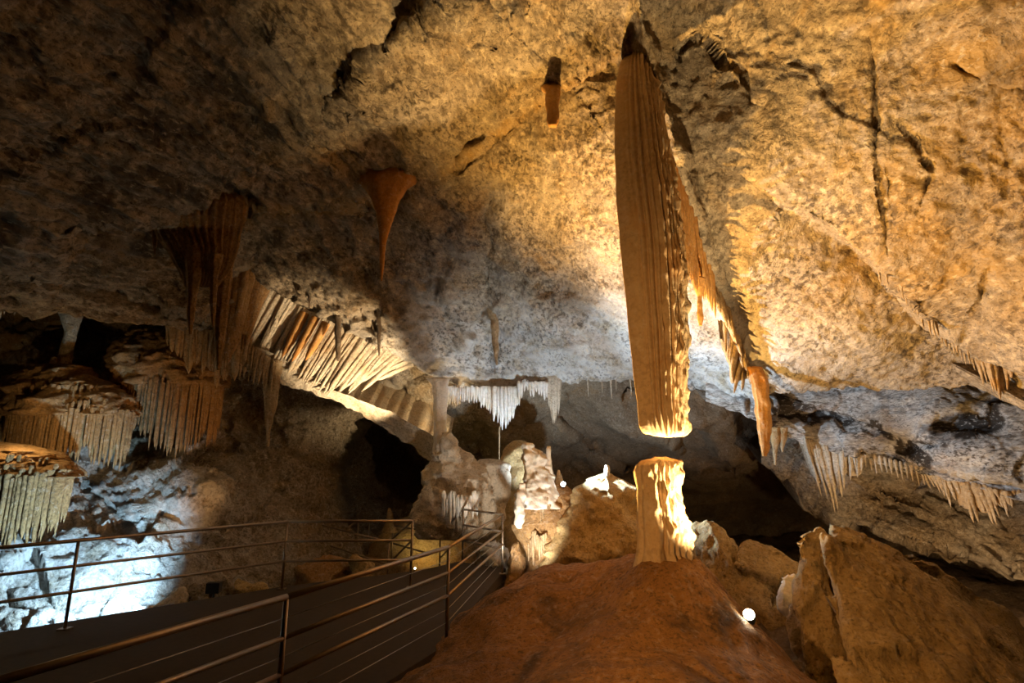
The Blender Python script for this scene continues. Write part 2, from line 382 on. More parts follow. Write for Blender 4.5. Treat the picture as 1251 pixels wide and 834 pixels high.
def ceil_mask(px, py, p):
    n = fbm(p * 1.1, 4)
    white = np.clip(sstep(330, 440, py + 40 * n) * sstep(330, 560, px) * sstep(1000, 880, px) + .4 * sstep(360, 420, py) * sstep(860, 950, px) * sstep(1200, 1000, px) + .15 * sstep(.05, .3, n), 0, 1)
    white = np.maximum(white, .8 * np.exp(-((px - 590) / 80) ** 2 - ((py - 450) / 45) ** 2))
    orange = np.clip(.9 * sstep(930, 1120, px + 60 * n) * sstep(430, 330, py) * (.6 + .5 * sstep(-.1, .3, n)), 0, 1)
    orange = np.maximum(orange, .9 * np.exp(-((px - 410) / 40) ** 2 - ((py - 185) / 22) ** 2))
    D, s, t = pl_dist(px, py, [(748, 66), (700, 95), (640, 140), (545, 205)]); orange = np.maximum(orange, .7 * np.exp(-(D / 7) ** 2))
    D, s, t = pl_dist(px, py, [(505, 226), (440, 242), (290, 254)]); orange = np.maximum(orange, .8 * np.exp(-(D / 9) ** 2))
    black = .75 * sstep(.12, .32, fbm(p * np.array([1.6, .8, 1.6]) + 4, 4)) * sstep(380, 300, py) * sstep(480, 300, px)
    D, s, t = pl_dist(px, py, [(1062, -40), (1066, 70), (1072, 200), (1086, 310)]); black = np.maximum(black, .6 * np.exp(-(D / 3) ** 2))
    return np.stack([white, black, orange], -1)
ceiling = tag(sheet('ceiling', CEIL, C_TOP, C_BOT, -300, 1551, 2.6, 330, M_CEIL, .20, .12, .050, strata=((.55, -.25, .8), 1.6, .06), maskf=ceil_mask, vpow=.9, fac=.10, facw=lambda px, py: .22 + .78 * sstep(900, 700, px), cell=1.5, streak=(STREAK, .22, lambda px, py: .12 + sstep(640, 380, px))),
              'sloping cave roof of amber and grey limestone with cracks and flaking slabs', 'ceiling', kind='structure')

# --- lower slab of the roof on the right, and the wall under it
SLAB = Surf([(860, 440, 13.2), (930, 470, 12.9), (1000, 460, 12.5), (1190, 455, 11.0), (1251, 470, 10.2), (1551, 520, 7.4),
             (935, 510, 12.2), (960, 536, 12.6), (1050, 520, 11.9), (1100, 572, 11.6), (1200, 540, 10.1), (1251, 614, 9.9), (1551, 700, 8.2), (1150, 500, 10.7)])
SLAB.feat = [f_step([(930, 505), (1000, 500), (1080, 520), (1150, 545)], .18, 25), f_step([(1050, 545), (1110, 563), (1180, 580), (1300, 605)], .5, 40),
             f_bump(1180, 520, 45, 16, .45, 4), f_bump(1110, 545, 14, 14, .3), f_bump(985, 508, 45, 9, .3)]
def slab_mask(px, py, p):
    n = fbm(p * 2.0, 4); q = px + 30 * n; w = py + 22 * perlin(p * 3)
    black = np.zeros_like(px)
    for cx, cy, rx, ry, a in ((1185, 522, 52, 20, -.25), (1118, 550, 18, 20, 0), (990, 508, 48, 9, .1), (1075, 527, 26, 7, .5), (1145, 520, 14, 8, 0), (955, 500, 16, 16, 0)):
        dx, dy = q - cx, w - cy; xx = dx * math.cos(a) + dy * math.sin(a); yy = -dx * math.sin(a) + dy * math.cos(a)
        black = np.maximum(black, sstep(1.06, .94, np.hypot(xx / rx, yy / ry)))
    white = np.clip(.55 + 1.2 * n + .5 * sstep(1020, 950, px), 0, 1)
    return np.stack([white, black, .25 * sstep(.1, .4, perlin(p * .8 + 7))], -1)
tag(sheet('wall_right_upper', SLAB, [(860, 440), (1190, 455), (1551, 510)], [(860, 490), (930, 515), (950, 530), (1000, 548), (1060, 562), (1100, 573), (1180, 592), (1251, 614), (1551, 700)],
          862, 1551, 2.4, 90, M_SLAB, .10, .06, .025, fac=.06, cell=.9, strata=((.25, .2, 1), 2.6, .07), maskf=slab_mask),
    'low roof slab with white and black mottled underside on the right', 'rock slab', kind='structure')
RWALL = Surf([(930, 520, 13.6), (1000, 560, 13.4), (1100, 590, 12.8), (1251, 620, 11.6), (1551, 700, 9.6), (960, 590, 14.6), (1000, 640, 14.2), (1100, 640, 12.4), (1180, 655, 11.8), (1251, 690, 11.0), (1551, 800, 9.2), (1060, 610, 12.9)])
RWALL.feat = [f_step([(1040, 590), (1110, 622), (1180, 655), (1230, 680)], .5, 22), f_step([(990, 625), (1080, 655), (1180, 678), (1251, 700)], .6, 40)]
tag(sheet('wall_right', RWALL, [(930, 515), (1000, 540), (1100, 560), (1251, 600), (1551, 680)], [(930, 560), (965, 590), (985, 625), (1060, 650), (1130, 672), (1251, 712), (1551, 830)], 930, 1551, 3, 70, M_WALL, .18, .10, .03, fac=.14, cell=.9, strata=((.3, .2, 1), 2.2, .08), maskf=lambda px, py, p: np.stack([.5 * sstep(-.1, .3, perlin(p)), 0 * px, .3 * sstep(0, .3, perlin(p + 5))], -1)),
    'ragged tan limestone wall under the right roof slab', 'rock wall', kind='structure')

# --- back chamber
BACK = Surf([(380, 420, 17), (560, 440, 16.5), (700, 440, 15.8), (800, 440, 15.5), (950, 460, 15), (1100, 520, 16), (1551, 560, 16),
             (420, 560, 22), (500, 560, 24), (600, 520, 17.5), (690, 500, 17.0), (690, 570, 20), (760, 520, 16.2), (850, 520, 15.0), (900, 560, 16.0), (920, 620, 22), (1000, 640, 23), (820, 600, 21), (600, 620, 18.5), (1551, 700, 18), (400, 760, 17), (700, 760, 17), (1000, 760, 17), (1551, 800, 14)])
BACK.feat = [f_step([(690, 470), (680, 510), (720, 545), (800, 590)][::-1], .8, 60), f_step([(840, 500), (880, 560), (960, 590)], .7, 60), f_bump(600, 500, 40, 30, -.6)]
tag(sheet('wall_back', BACK, [(380, 415), (1551, 450)], [(380, 790), (1551, 810)], 380, 1551, 4, 110, M_BACK, .35, .14, .03, fac=.2, cell=1.6, lip=None, strata=((.5, .1, 1), 1.4, .10)),
    'dim brown domed rock wall at the back of the cave', 'rock wall', kind='structure')

# --- left wall
LEFT = Surf([(-300, 330, 10.5), (0, 350, 12.6), (60, 400, 13.2), (250, 390, 13.6), (330, 420, 13.8), (420, 420, 14.2), (490, 450, 14.6), (560, 470, 15.4),
             (-300, 480, 9.6), (0, 470, 12.6), (60, 440, 13.6), (110, 480, 13.2), (170, 440, 13.9), (180, 520, 13.4), (260, 460, 13.8), (300, 520, 13.7), (380, 540, 14.4), (440, 520, 16.0), (480, 570, 19.5), (520, 520, 17.0), (600, 520, 18),
             (-300, 640, 9.4), (0, 600, 10.4), (60, 640, 10.6), (130, 560, 12.4), (110, 690, 10.2), (220, 590, 12.0), (250, 640, 11.8), (340, 640, 13.2), (420, 600, 15), (480, 640, 18), (600, 640, 19),
             (-300, 800, 8.6), (0, 780, 9.2), (150, 780, 9.4), (260, 740, 10.6), (380, 720, 12.6), (480, 720, 15), (600, 740, 17), (300, 850, 9.5), (600, 850, 14), (-300, 900, 8.2)])
LEFT.feat = [f_step([(60, 585), (105, 590), (160, 640)], .25, 30), f_bump(25, 420, 40, 30, -.6), f_bump(250, 600, 60, 30, -.5),
             f_step([(500, 480), (450, 500), (425, 545), (415, 600), (430, 660)][::-1], 5.0, 400, 8), f_step([(0, 437), (40, 415), (120, 405), (180, 430)], .5, 22)]
def left_mask(px, py, p):
    n = fbm(p * 1.3, 4)
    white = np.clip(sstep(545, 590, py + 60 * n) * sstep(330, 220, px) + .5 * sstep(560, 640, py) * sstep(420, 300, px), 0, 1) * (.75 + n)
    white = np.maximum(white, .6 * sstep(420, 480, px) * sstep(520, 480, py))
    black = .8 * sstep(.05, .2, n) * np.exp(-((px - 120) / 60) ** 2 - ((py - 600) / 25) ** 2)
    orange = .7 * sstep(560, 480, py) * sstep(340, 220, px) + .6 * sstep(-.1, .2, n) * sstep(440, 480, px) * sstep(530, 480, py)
    return np.clip(np.stack([white, black, orange], -1), 0, 1)
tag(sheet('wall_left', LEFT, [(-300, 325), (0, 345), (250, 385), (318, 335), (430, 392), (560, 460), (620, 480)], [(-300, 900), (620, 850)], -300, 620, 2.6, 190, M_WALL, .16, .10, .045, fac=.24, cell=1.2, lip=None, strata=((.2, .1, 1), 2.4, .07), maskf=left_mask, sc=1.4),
    'left cave wall with pale boulders and brown flowstone terraces', 'rock wall', kind='structure')
# diagonal beam of rock under the bright curtain
BEAM = Surf([(150, 385, 12.0), (250, 410, 12.0), (330, 432, 12.4), (430, 482, 13.0), (540, 540, 13.6), (200, 440, 12.4), (330, 470, 12.7), (430, 505, 13.4), (540, 590, 14.2)])
beam = tag(sheet('wall_left_beam', BEAM, [(200, 388), (250, 402), (330, 428), (400, 470), (470, 500), (540, 538)], [(150, 420), (250, 432), (330, 462), (420, 492), (480, 530), (540, 572)], 214, 542, 2.4, 34, M_PALE, .10, .07, .03, strata=((.3, .1, 1), 3, .06)),
    'diagonal ledge of pale rock below the bright fluted curtain', 'rock ledge', kind='structure')

# ---------------------------------------------------------------- ground: pit floor, mound, walkway
def heightfield(name, x0, x1, y0, y1, step, zf, mat, hi=.03, mid=.06):
    xs = np.arange(x0, x1 + step, step); ys = np.arange(y0, y1 + step, step)
    X, Yy = np.meshgrid(xs, ys); Z = zf(X, Yy)
    p = np.stack([X, Yy, Z], -1)
    p[..., 2] += mid * fbm(p * 1.5, 3) + hi * fbm(p * 6, 3) + mid * .35 * fbm(p * np.array([3.2, 1.6, 2]) + 3, 3, ridged=True)
    return mesh_obj(name, p.reshape(-1, 3), grid_faces(*p.shape[:2]), mat)
def ground_z(x, y):
    z = -1.0 + .5 * perlin(np.stack([x * .5, y * .5, 0 * x], -1))
    z = z + 1.1 * np.exp(-(((x - 3.2) / 3.0) ** 2 + ((y - 8.5) / 2.2) ** 2)) * .6
    z = np.where((x < 1.0), z, z + .0)
    return z
tag(heightfield('floor', -14, 14, .2, 26, .10, ground_z, M_GROUND, .06, .2), 'uneven dark rock floor of the cave below the walkway', 'floor', kind='structure')

def rbf2(ctrl):
    c = np.array(ctrl, float); xy = c[:, :2]; n = len(c)
    k = lambda r: np.where(r > 1e-9, r * r * np.log(np.maximum(r, 1e-9)), 0)
    A = np.zeros((n + 3, n + 3)); A[:n, :n] = k(np.linalg.norm(xy[:, None] - xy[None], axis=-1)) + np.eye(n) * 1e-3
    A[:n, n:] = np.concatenate([np.ones((n, 1)), xy], 1); A[n:, :n] = A[:n, n:].T
    w = np.linalg.solve(A, np.concatenate([c[:, 2], np.zeros(3)]))
    def f(x, y):
        o = w[n] + w[n + 1] * x + w[n + 2] * y
        for i in range(n): o = o + w[i] * k(np.hypot(x - xy[i, 0], y - xy[i, 1]))
        return o
    return f
_mc = []
for px, py, Y in ((560, 834, 5.3), (500, 834, 5.6), (548, 790, 6.6), (600, 737, 7.0), (640, 706, 7.7), (680, 692, 8.0), (740, 690, 7.6), (660, 780, 6.0), (640, 834, 5.0), (740, 834, 4.6), (720, 740, 6.4),
                  (800, 692, 6.2), (770, 694, 6.4), (835, 675, 6.6), (852, 682, 6.5), (878, 717, 6.35), (913, 757, 6.1), (950, 795, 5.85), (1000, 836, 5.6), (850, 780, 5.4), (850, 834, 4.6), (940, 834, 5.1), (790, 760, 5.6)):
    q = P(px, py, Y); _mc.append((q[0], q[1], q[2]))
_mc += [(-1.4, 4.0, -.1), (-1.3, 7.0, -.35), (-.9, 9.0, -.4), (.6, 9.6, -.3), (2.0, 8.6, -.2), (3.1, 7.2, -.6), (3.6, 5.4, -.6), (3.4, 3.5, -.4), (1.5, 3.2, .1), (0, 3.2, .0), (1.6, 2.0, -.3), (-1.2, 2.2, -.3), (1.5, 6.7, 1.0)]
_mf = rbf2(_mc)
def mound_z(x, y): return np.clip(_mf(x, y), -1.2, 1.25)
def mound_surf(x, y): return float(mound_z(np.array([x]), np.array([y]))[0])
mound = tag(heightfield('flowstone_mound', -1.5, 3.7, 2.0, 9.8, .03, mound_z, M_MOUND, .022, .10), 'smooth orange-brown clay-coloured mound carrying the broken stalagmite stump', 'mound')

def prism(name, poly, z0, z1, mat, parent=None, origin=None):
    n = len(poly); v = [(x, y, z1) for x, y in poly] + [(x, y, z0) for x, y in poly]
    f = [tuple(range(n)), tuple(range(2 * n - 1, n - 1, -1))] + [(i, i + n, (i + 1) % n + n, (i + 1) % n) for i in range(n)]
    return mesh_obj(name, v, f, mat, parent, smooth=False, origin=origin)
walk = prism('floor_walkway', [(-2.9, 1.6), (-.85, 6.6), (-.12, 11.2), (-1.1, 11.9), (-1.75, 11.0), (-3.75, 9.75), (-5.8, 7.75), (-9.2, 4.4), (-9.0, 1.6)], -.16, 0, M_DECK)
tag(walk, 'dark flat concrete walkway between the metal railings', 'walkway', kind='structure')

# ---------------------------------------------------------------- turned / fluted bodies
def body(name, prof, mat, parent=None, ratio=.8, rows=60, seg=40, grooves=(), noise=.04, nscale=2.0, knob=0, kdir=None, tiers=0, flute=0, fl_amp=.12, box=2.0, cap=True, gfade=0, shear=0, smooth=True, jag=0):
    """prof: (py, left px, right px, Y) from top to bottom; section is an ellipse (superellipse exponent box)"""
    pr = np.array(prof, float); d = np.concatenate([[0], np.cumsum(np.hypot(np.diff(pr[:, 0]), np.diff((pr[:, 1] + pr[:, 2]) / 2)) + .5)])
    t = np.linspace(0, d[-1], rows)
    py = np.interp(t, d, pr[:, 0]); Lx = np.interp(t, d, pr[:, 1]); Rx = np.interp(t, d, pr[:, 2]); Y = np.interp(t, d, pr[:, 3])
    c = P((Lx + Rx) / 2, py, Y); hw = (Rx - Lx) / 2 * np.array([mpp(a, b) for a, b in zip(py, Y)])
    th = np.linspace(0, 2 * np.pi, seg, endpoint=False)
    ct, st = np.cos(th), np.sin(th)
    sr = (np.abs(ct) ** box + np.abs(st) ** box) ** (-1 / box)
    r = np.ones((rows, seg)) * sr[None]
    vv = np.linspace(0, 1, rows)[:, None]
    for a, w, dp in grooves:
        aa = math.radians(a) + .10 * perlin(np.stack([vv[:, 0] * 5 + a, 0 * vv[:, 0], 0 * vv[:, 0]], -1))[:, None]
        dl = (th[None] - aa + np.pi) % (2 * np.pi) - np.pi
        r *= 1 - dp * ((1 - sstep(gfade, 1, vv)) if gfade else 1) * np.exp(-(dl / math.radians(w)) ** 2)
    if flute:
        ph = flute * th[None] + 1.2 * np.sin(3 * th)[None] + .8 * perlin(np.stack([vv[:, 0] * 3, 0 * vv[:, 0], 0 * vv[:, 0] + 2], -1))[:, None]
        r *= 1 + fl_amp * (np.abs(np.sin(ph / 2)) - .6)
    p = np.stack([c[:, None, 0] + hw[:, None] * r * (ct - shear * np.minimum(st, 0))[None], c[:, None, 1] + hw[:, None] * r * st[None] * ratio, np.broadcast_to(c[:, None, 2], r.shape)], -1)
    rad = np.stack([ct[None] + 0 * r, st[None] + 0 * r, 0 * r], -1)
    s0 = max(hw.max(), .02)
    dsp = noise * fbm(p * nscale, 3) + (knob * np.maximum(0, fbm(p * np.array([9, 9, 6]), 2)) if knob else 0)
    if knob and kdir is not None:
        dsp = noise * fbm(p * nscale, 3) + knob * np.maximum(0, fbm(p * np.array([14, 14, 5]), 2)) * sstep(-.2, .5, np.cos(th - math.radians(kdir)))[None]
    if tiers: dsp = dsp + tiers * (np.abs(np.sin(p[..., 2] * 9 + 3 * perlin(p * 1.2))) - .5)
    p = p + rad * (dsp * np.minimum(1, hw / (s0 * .25))[:, None])[..., None]
    if jag:
        p[0, :, 2] += jag * perlin(p[0] * 9) * 2; p[-1, :, 2] += jag * perlin(p[-1] * 9) * 2
    V = p.reshape(-1, 3); Fc = grid_faces(rows, seg, True).tolist()
    if cap:
        V = np.concatenate([V, [p[0].mean(0) + [0, 0, .12 * hw[0]], p[-1].mean(0) - [0, 0, .12 * hw[-1]]]])
        a, b = rows * seg, rows * seg + 1
        for i in range(seg):
            j = (i + 1) % seg; Fc.append((a, j, i)); Fc.append((b, (rows - 1) * seg + i, (rows - 1) * seg + j))
    return mesh_obj(name, V, Fc, mat, parent, smooth=smooth)

# unit spike meshes shared by stalactites and flutes: hang from z=0 to z=-1, radius 1 at the top
def spike_mesh(name, mat, seed, taper=.25, seg=9, rows=9, pw=.8, tip=.0):
    r = np.random.default_rng(seed); V = []
    th = np.linspace(0, 2 * np.pi, seg, endpoint=False); ph = r.uniform(0, 6.28, 3); dr = np.zeros(2)
    for k in range(rows):
        v = k / (rows - 1); rad = (1 - v) ** pw * (1 - taper) + taper
        if k == rows - 1: rad *= .35
        if k == 0: rad *= .5 if taper < .3 else 1.1
        rad *= 1 + r.uniform(-.10, .10)
        dr = dr + r.uniform(-.10, .10, 2)
        rr = rad * (1 + .16 * np.sin(2 * th + ph[0]) + .10 * np.sin(3 * th + ph[1]))
        V += [(rr[i] * math.cos(th[i]) + dr[0] * v, rr[i] * math.sin(th[i]) + dr[1] * v, -v) for i in range(seg)]
    Fc = grid_faces(rows, seg, True).tolist(); n = len(V); V.append((V[-1][0] * 0 + dr[0], dr[1], -1.015))
    Fc += [(n, (rows - 1) * seg + i, (rows - 1) * seg + (i + 1) % seg) for i in range(seg)]
    V.append((0, 0, .01)); Fc += [(n + 1, (i + 1) % seg, i) for i in range(seg)]
    m = bpy.data.meshes.new(name); m.from_pydata([tuple(map(float, v)) for v in V], [], [tuple(map(int, f)) for f in Fc]); m.materials.append(mat)
    m.polygons.foreach_set('use_smooth', [True] * len(m.polygons)); return m
_spk = {}
def spikes(kind, mat):
    k = (kind, mat.name)
    if k not in _spk:
        par = {'icicle': (.22, .9), 'cone': (.05, .9), 'flute': (.30, .38), 'rod': (.7, .8)}[kind]
        _spk[k] = [spike_mesh(kind, mat, 100 + 7 * i + hash(kind) % 1 + len(kind), par[0], 9, 9, par[1]) for i in range(4)]
    return _spk[k]
def spike(name, top, bot, rad, mat, kind='icicle', parent=None, flat=1.0):
    """one hanging spike from world point top to bot"""
    top = np.asarray(top, float); bot = np.asarray(bot, float)
    o = bpy.data.objects.new(name, random.choice(spikes(kind, mat)))
    d = Vector(top - bot); ln = d.length
    q = Vector((0, 0, 1)).rotation_difference(d.normalized())
    o.rotation_mode = 'QUATERNION'; base = Vector(top)
    o.rotation_quaternion = q @ Matrix.Rotation(random.uniform(-.5, .5), 3, 'Z').to_quaternion()
    o.scale = (rad, rad * flat, ln)
    o.location = base - (parent.location if parent is not None else Vector((0, 0, 0)))
    return link(o, parent)
def icicles(xs, tops, lens, Yf, rad, mat, label, group, name='stalactite', kind='icicle', up=10):
    """top-level stalactites; tops/lens px functions of x"""
    ORD = ['leftmost', 'second', 'third', 'fourth', 'fifth', 'sixth', 'seventh', 'eighth', 'ninth', 'tenth', 'eleventh', 'twelfth', 'thirteenth', 'fourteenth', 'fifteenth', 'sixteenth']
    for i, x in enumerate(xs):
        ty = tops(x); Y = Yf(x, ty); l = lens(x)
        a = P(x, ty - up, Y + .02); b = P(x + (x - W / 2) * .0 , ty + l, Y); b[0] = a[0]; b[1] = a[1]
        o = spike(name, a, b, rad * random.uniform(.75, 1.3) * (.7 + .5 * min(1, l / 40)), mat, kind)
        third = ['left third', 'middle third', 'right third'][min(2, int(3 * (x - min(xs)) / (max(xs) - min(xs) + .01)))]
        lb_ = label + ', ' + third if len(xs) > 16 else (label + (', leftmost one' if i == 0 else ', ' + ORD[i] + ' from left'))
        tag(o, lb_, 'stalactite', group)
def curtain(name, label, top, bot, Yt, n, mat, rad=.06, group=None, sheet_mat=None, Yb=None, jit=.12, kind='flute', back=True, cat='curtain', fade=1.0, ragged=6, double=True, hang=None):
    """fluted drapery: backing sheet + each flute. top/bot polylines in px (same parameter), Yt,Yb forward distances (lists)"""
    top = np.array(top, float); bot = np.array(bot, float); Yb = Yb or Yt
    def along(pl, Yl, s):
        d = np.concatenate([[0], np.cumsum(np.hypot(*np.diff(pl, axis=0).T))]); d /= d[-1]
        return np.interp(s, d, pl[:, 0]), np.interp(s, d, pl[:, 1]), np.interp(s, np.linspace(0, 1, len(Yl)), Yl)
    if hang is not None: Yt = [float(hang.Y(x, y - 2)) + .02 for x, y in top]; Yb = [v - .03 for v in Yt]
    mid = P(*along(top, Yt, .5)); root = empty(name, mid, label, cat, group)
    for i in range(n):
        s = (i + .5 + random.uniform(-.3, .3)) / n
        a = P(*along(top, Yt, s)); x, y, Y = along(bot, Yb, s)
        b = P(x, y + random.uniform(-ragged * 1.6, ragged * .5), Y)
        off = np.array([0, -random.uniform(.0, rad), 0]); a = a + off + [0, 0, .06 if hang is not None else .03]; b = b + off
        spike('flute', a, b, rad * random.uniform(.7, 1.35), mat, kind, root)
        if double and random.random() < .5:
            f = random.uniform(.35, .8); o2 = np.array([random.uniform(-rad, rad), -rad * .6, 0])
            spike('flute', a + o2, a + (b - a) * f + o2, rad * random.uniform(.5, .9), mat, kind, root)
    if back:
        m = max(24, n * 5); s = np.linspace(0, 1, m); rows = 8
        x0, y0, Y0 = along(top, Yt, s); x1, y1, Y1 = along(bot, Yb, s)
        A = P(x0, y0, Y0); B = P(x1, y1 - 6, Y1)
        v = np.linspace(0, 1, rows)[:, None, None] * (.78 + .30 * fbm(np.stack([s * n * .45, 0 * s, 0 * s + 3], -1), 2))[None, :, None]; p = A[None] * (1 - v) + B[None] * v
        wv = .5 * rad * fbm(np.stack([s * n * .7, 0 * s, 0 * s], -1), 3)
        p[..., 1] += wv[None] + rad * .5
        q = p.copy(); q[..., 1] += rad * 1.2 + .03
        g = np.concatenate([p, q[::-1]], 0)
        mesh_obj('backing_sheet', g.reshape(-1, 3), grid_faces(*g.shape[:2]), sheet_mat or mat, root)
    return root

# ---------------------------------------------------------------- the great hanging column and its stump
COLM = body('hanging_column', [(20, 766, 790, 6.9), (38, 767, 790, 6.85), (62, 764, 796, 6.8), (80, 757, 800, 6.72), (105, 752, 806, 6.66), (150, 750, 814, 6.6), (200, 751, 822, 6.55), (240, 753, 830, 6.5), (280, 756, 836, 6.48), (330, 760, 840, 6.45), (400, 768, 841, 6.42), (460, 774, 841, 6.4), (500, 778, 841, 6.4), (520, 780, 842, 6.4), (528, 784, 841, 6.4), (532, 790, 836, 6.4)],
            M_COL, ratio=.85, rows=260, seg=220, box=1.2, shear=.12,
            grooves=((-150, 5, .06), (-140, 4, .12), (-124, 4, .20), (-108, 4, .24), (-96, 3, .14), (-84, 3, .22), (-68, 4.5, .22), (-54, 4, .24), (-41, 4, .22), (-29, 4, .24), (-17, 4, .2), (-5, 4, .15), (15, 6, .2), (40, 6, .2), (80, 8, .2), (120, 8, .2), (160, 6, .15)),
            noise=.025, nscale=1.2, knob=.09, kdir=-25, jag=.03)
tag(COLM, 'huge fluted tan calcite column hanging from the roof, broken off above the stump', 'stalactite')
STUMP = body('stalagmite_stump', [(559, 800, 818, 6.5), (562, 784, 828, 6.5), (568, 777, 832, 6.5), (576, 775, 833, 6.5), (600, 777, 835, 6.5), (630, 778, 839, 6.5), (655, 778, 847, 6.5), (675, 777, 850, 6.5), (690, 775, 853, 6.5), (705, 771, 856, 6.5), (725, 765, 860, 6.5), (760, 750, 866, 6.5)],
             M_COL, ratio=.85, rows=130, seg=180, box=1.6, shear=-.25, grooves=((-90, 5, .26), (-150, 8, .08), (-80, 4, .10), (-66, 4, .14), (-52, 4, .14), (-38, 4, .14), (-24, 4, .14), (-8, 5, .12), (20, 6, .1)), noise=.05, nscale=2, knob=.10, kdir=-25, gfade=.5, jag=.02)
tag(STUMP, 'broken flat-topped stalagmite stump standing on the orange mound', 'stalagmite')

# ---------------------------------------------------------------- other hanging formations
def hang_prof(prof, surf=None, dy=0):
    surf = surf or CEIL; t = prof[0]; y0 = float(surf.Y((t[1] + t[2]) / 2, t[0] + dy)) + .08
    out = [(p[0], p[1], p[2], p[3] - t[3] + y0) for p in prof]
    return [(t[0] - 16, t[1] + .1 * (t[2] - t[1]), t[2] - .1 * (t[2] - t[1]), y0)] + out
def stal(name, prof, mat, label, group=None, cat='stalactite', hang=False, **kw):
    if hang: prof = hang_prof(prof, dy=kw.pop('dy', 0))
    o = body(name, prof, mat, ratio=kw.pop('ratio', .7), rows=kw.pop('rows', 40), seg=kw.pop('seg', 28), noise=kw.pop('noise', .03), nscale=kw.pop('nscale', 4), **kw)
    return tag(o, label, cat, group)
stal('stalactite', [(222, 436, 508, 8.9), (230, 446, 496, 8.85), (244, 455, 488, 8.8), (262, 460, 482, 8.8), (280, 463, 476, 8.8), (300, 464, 471, 8.8), (325, 464, 469, 8.8), (343, 465, 467, 8.8)], M_ORANGE,
     'orange funnel-shaped stalactite tapering to a thin tail under the roof', hang=True, dy=-14, ratio=.45, flute=14, fl_amp=.2)
stal('stalactite', [(378, 594, 612, 12.6), (392, 599, 610, 12.6), (415, 601, 609, 12.6), (432, 603, 609, 12.6), (446, 606, 608, 12.6)], M_TAN, 'short tan stalactite hanging alone above the white icicle row', hang=True, flute=6)
stal('stalactite_stub', [(100, 650, 690, 7.15), (106, 660, 686, 7.1), (113, 666, 684, 7.0), (130, 667, 683, 6.95), (148, 668, 682, 6.95), (154, 670, 680, 6.95)], M_ORANGE, 'short blunt orange stalactite stub by the roof crack left of the column', hang=True, ratio=.6, box=3)
for x, y0, y1, w in ((413, 376, 441, 9), (463, 380, 436, 5), (378, 352, 377, 4), (441, 368, 382, 4)):
    Y = float(CEIL.Y(x, y0)) + .05
    stal('stalactite', [(y0 - 6, x - w * .7, x + w * .7, Y), (y0 + 6, x - w / 2, x + w / 2, Y), ((y0 + y1) / 2, x - w * .45, x + w * .4, Y), (y1 - 5, x - w * .3, x + w * .3, Y), (y1, x - .8, x + .8, Y)], M_DARK,
         {413: 'thick dark stalactite rod in front of the bright fluted curtain', 463: 'thin dark stalactite rod right of the thick dark one', 378: 'tiny dark stalactite above the bright fluted curtain', 441: 'stubby dark stalactite between the two dark rods'}[x], rows=16, seg=12)
# brown drapery at left with hanging tails
dr = empty('drapery', P(240, 270, 8.9), 'large brown drapery with long tails hanging from the left roof crack', 'curtain')
for prof in ([(238, 192, 290, 8.6), (250, 186, 296, 8.6), (268, 190, 292, 8.7), (285, 196, 288, 8.9), (310, 212, 284, 8.9), (330, 222, 278, 8.9), (345, 226, 268, 8.9), (352, 228, 262, 8.9)],):
    body('drape_fold', prof, M_BROWN, dr, ratio=.30, rows=60, seg=120, flute=34, fl_amp=.35, noise=.05)
for prof in ([(300, 226, 252, 8.8), (340, 228, 246, 8.8), (360, 230, 240, 8.8), (385, 229, 237, 8.8), (408, 231, 234, 8.8)], [(310, 254, 272, 8.75), (340, 256, 266, 8.75), (370, 257, 264, 8.75), (400, 259, 262, 8.75)],
             [(268, 184, 196, 9), (290, 186, 192, 9), (312, 188, 190, 9)], [(285, 268, 284, 9.0), (330, 268, 284, 9.0), (360, 264, 280, 9.0), (400, 262, 276, 9.0), (430, 263, 272, 9.0), (452, 265, 268, 9.0)]):
    body('tail', prof, M_BROWN, dr, ratio=.5, rows=40, seg=24, flute=7, fl_amp=.25, noise=.02)
curtain('fluted_curtain', 'shadowed brown slanted curtain between the drapery and the bright curtain', [(276, 338), (300, 326), (324, 350)], [(264, 452), (278, 448), (296, 424)], [11.4, 11.5, 12.0], 14, M_BROWN, .09, ragged=8)
# fringe beside the column along the roof seam
curtain('fringe_curtain', 'orange fringe curtain on the roof seam just right of the column', [(822, 190), (838, 240), (852, 290), (872, 340)], [(834, 330), (846, 350), (858, 365), (876, 392)], [7.3, 7.5, 7.9, 8.6], 18, M_ORANGE, .045, sheet_mat=M_TAN, hang=CEIL)
stal('stalactite', [(340, 846, 862, 7.7), (352, 848, 862, 7.7), (362, 851, 859, 7.7), (380, 852, 859, 7.7), (398, 853, 858, 7.7)], M_ORANGE, 'short orange peg stalactite below the fringe right of the column')
curtain('seam_curtain', 'pale ribbed rock curtain along the roof seam below the orange fringe', [(862, 330), (885, 375), (905, 430), (930, 480)], [(876, 372), (898, 420), (918, 470), (940, 505)], [8.6, 9.4, 10.3, 11.4], 16, M_TAN, .05, hang=CEIL)
curtain('blade_curtain', 'brown comb-like curtain of stalactites on the seam above the orange blade', [(880, 385), (892, 398), (906, 425), (916, 450)], [(884, 425), (895, 482), (905, 478), (917, 472)], [9.5, 9.7, 10.1, 10.6], 8, M_TAN, .07, hang=CEIL, kind='icicle')
stal('stalactite', [(448, 912, 930, 10.6), (470, 919, 939, 10.6), (500, 923, 941, 10.6), (530, 926, 941, 10.6), (550, 929, 940, 10.6), (557, 932, 938, 10.6)], M_ORANGE, 'long orange blade-shaped stalactite with a blunt tip right of the column', ratio=.35, flute=9, fl_amp=.3, noise=.05)
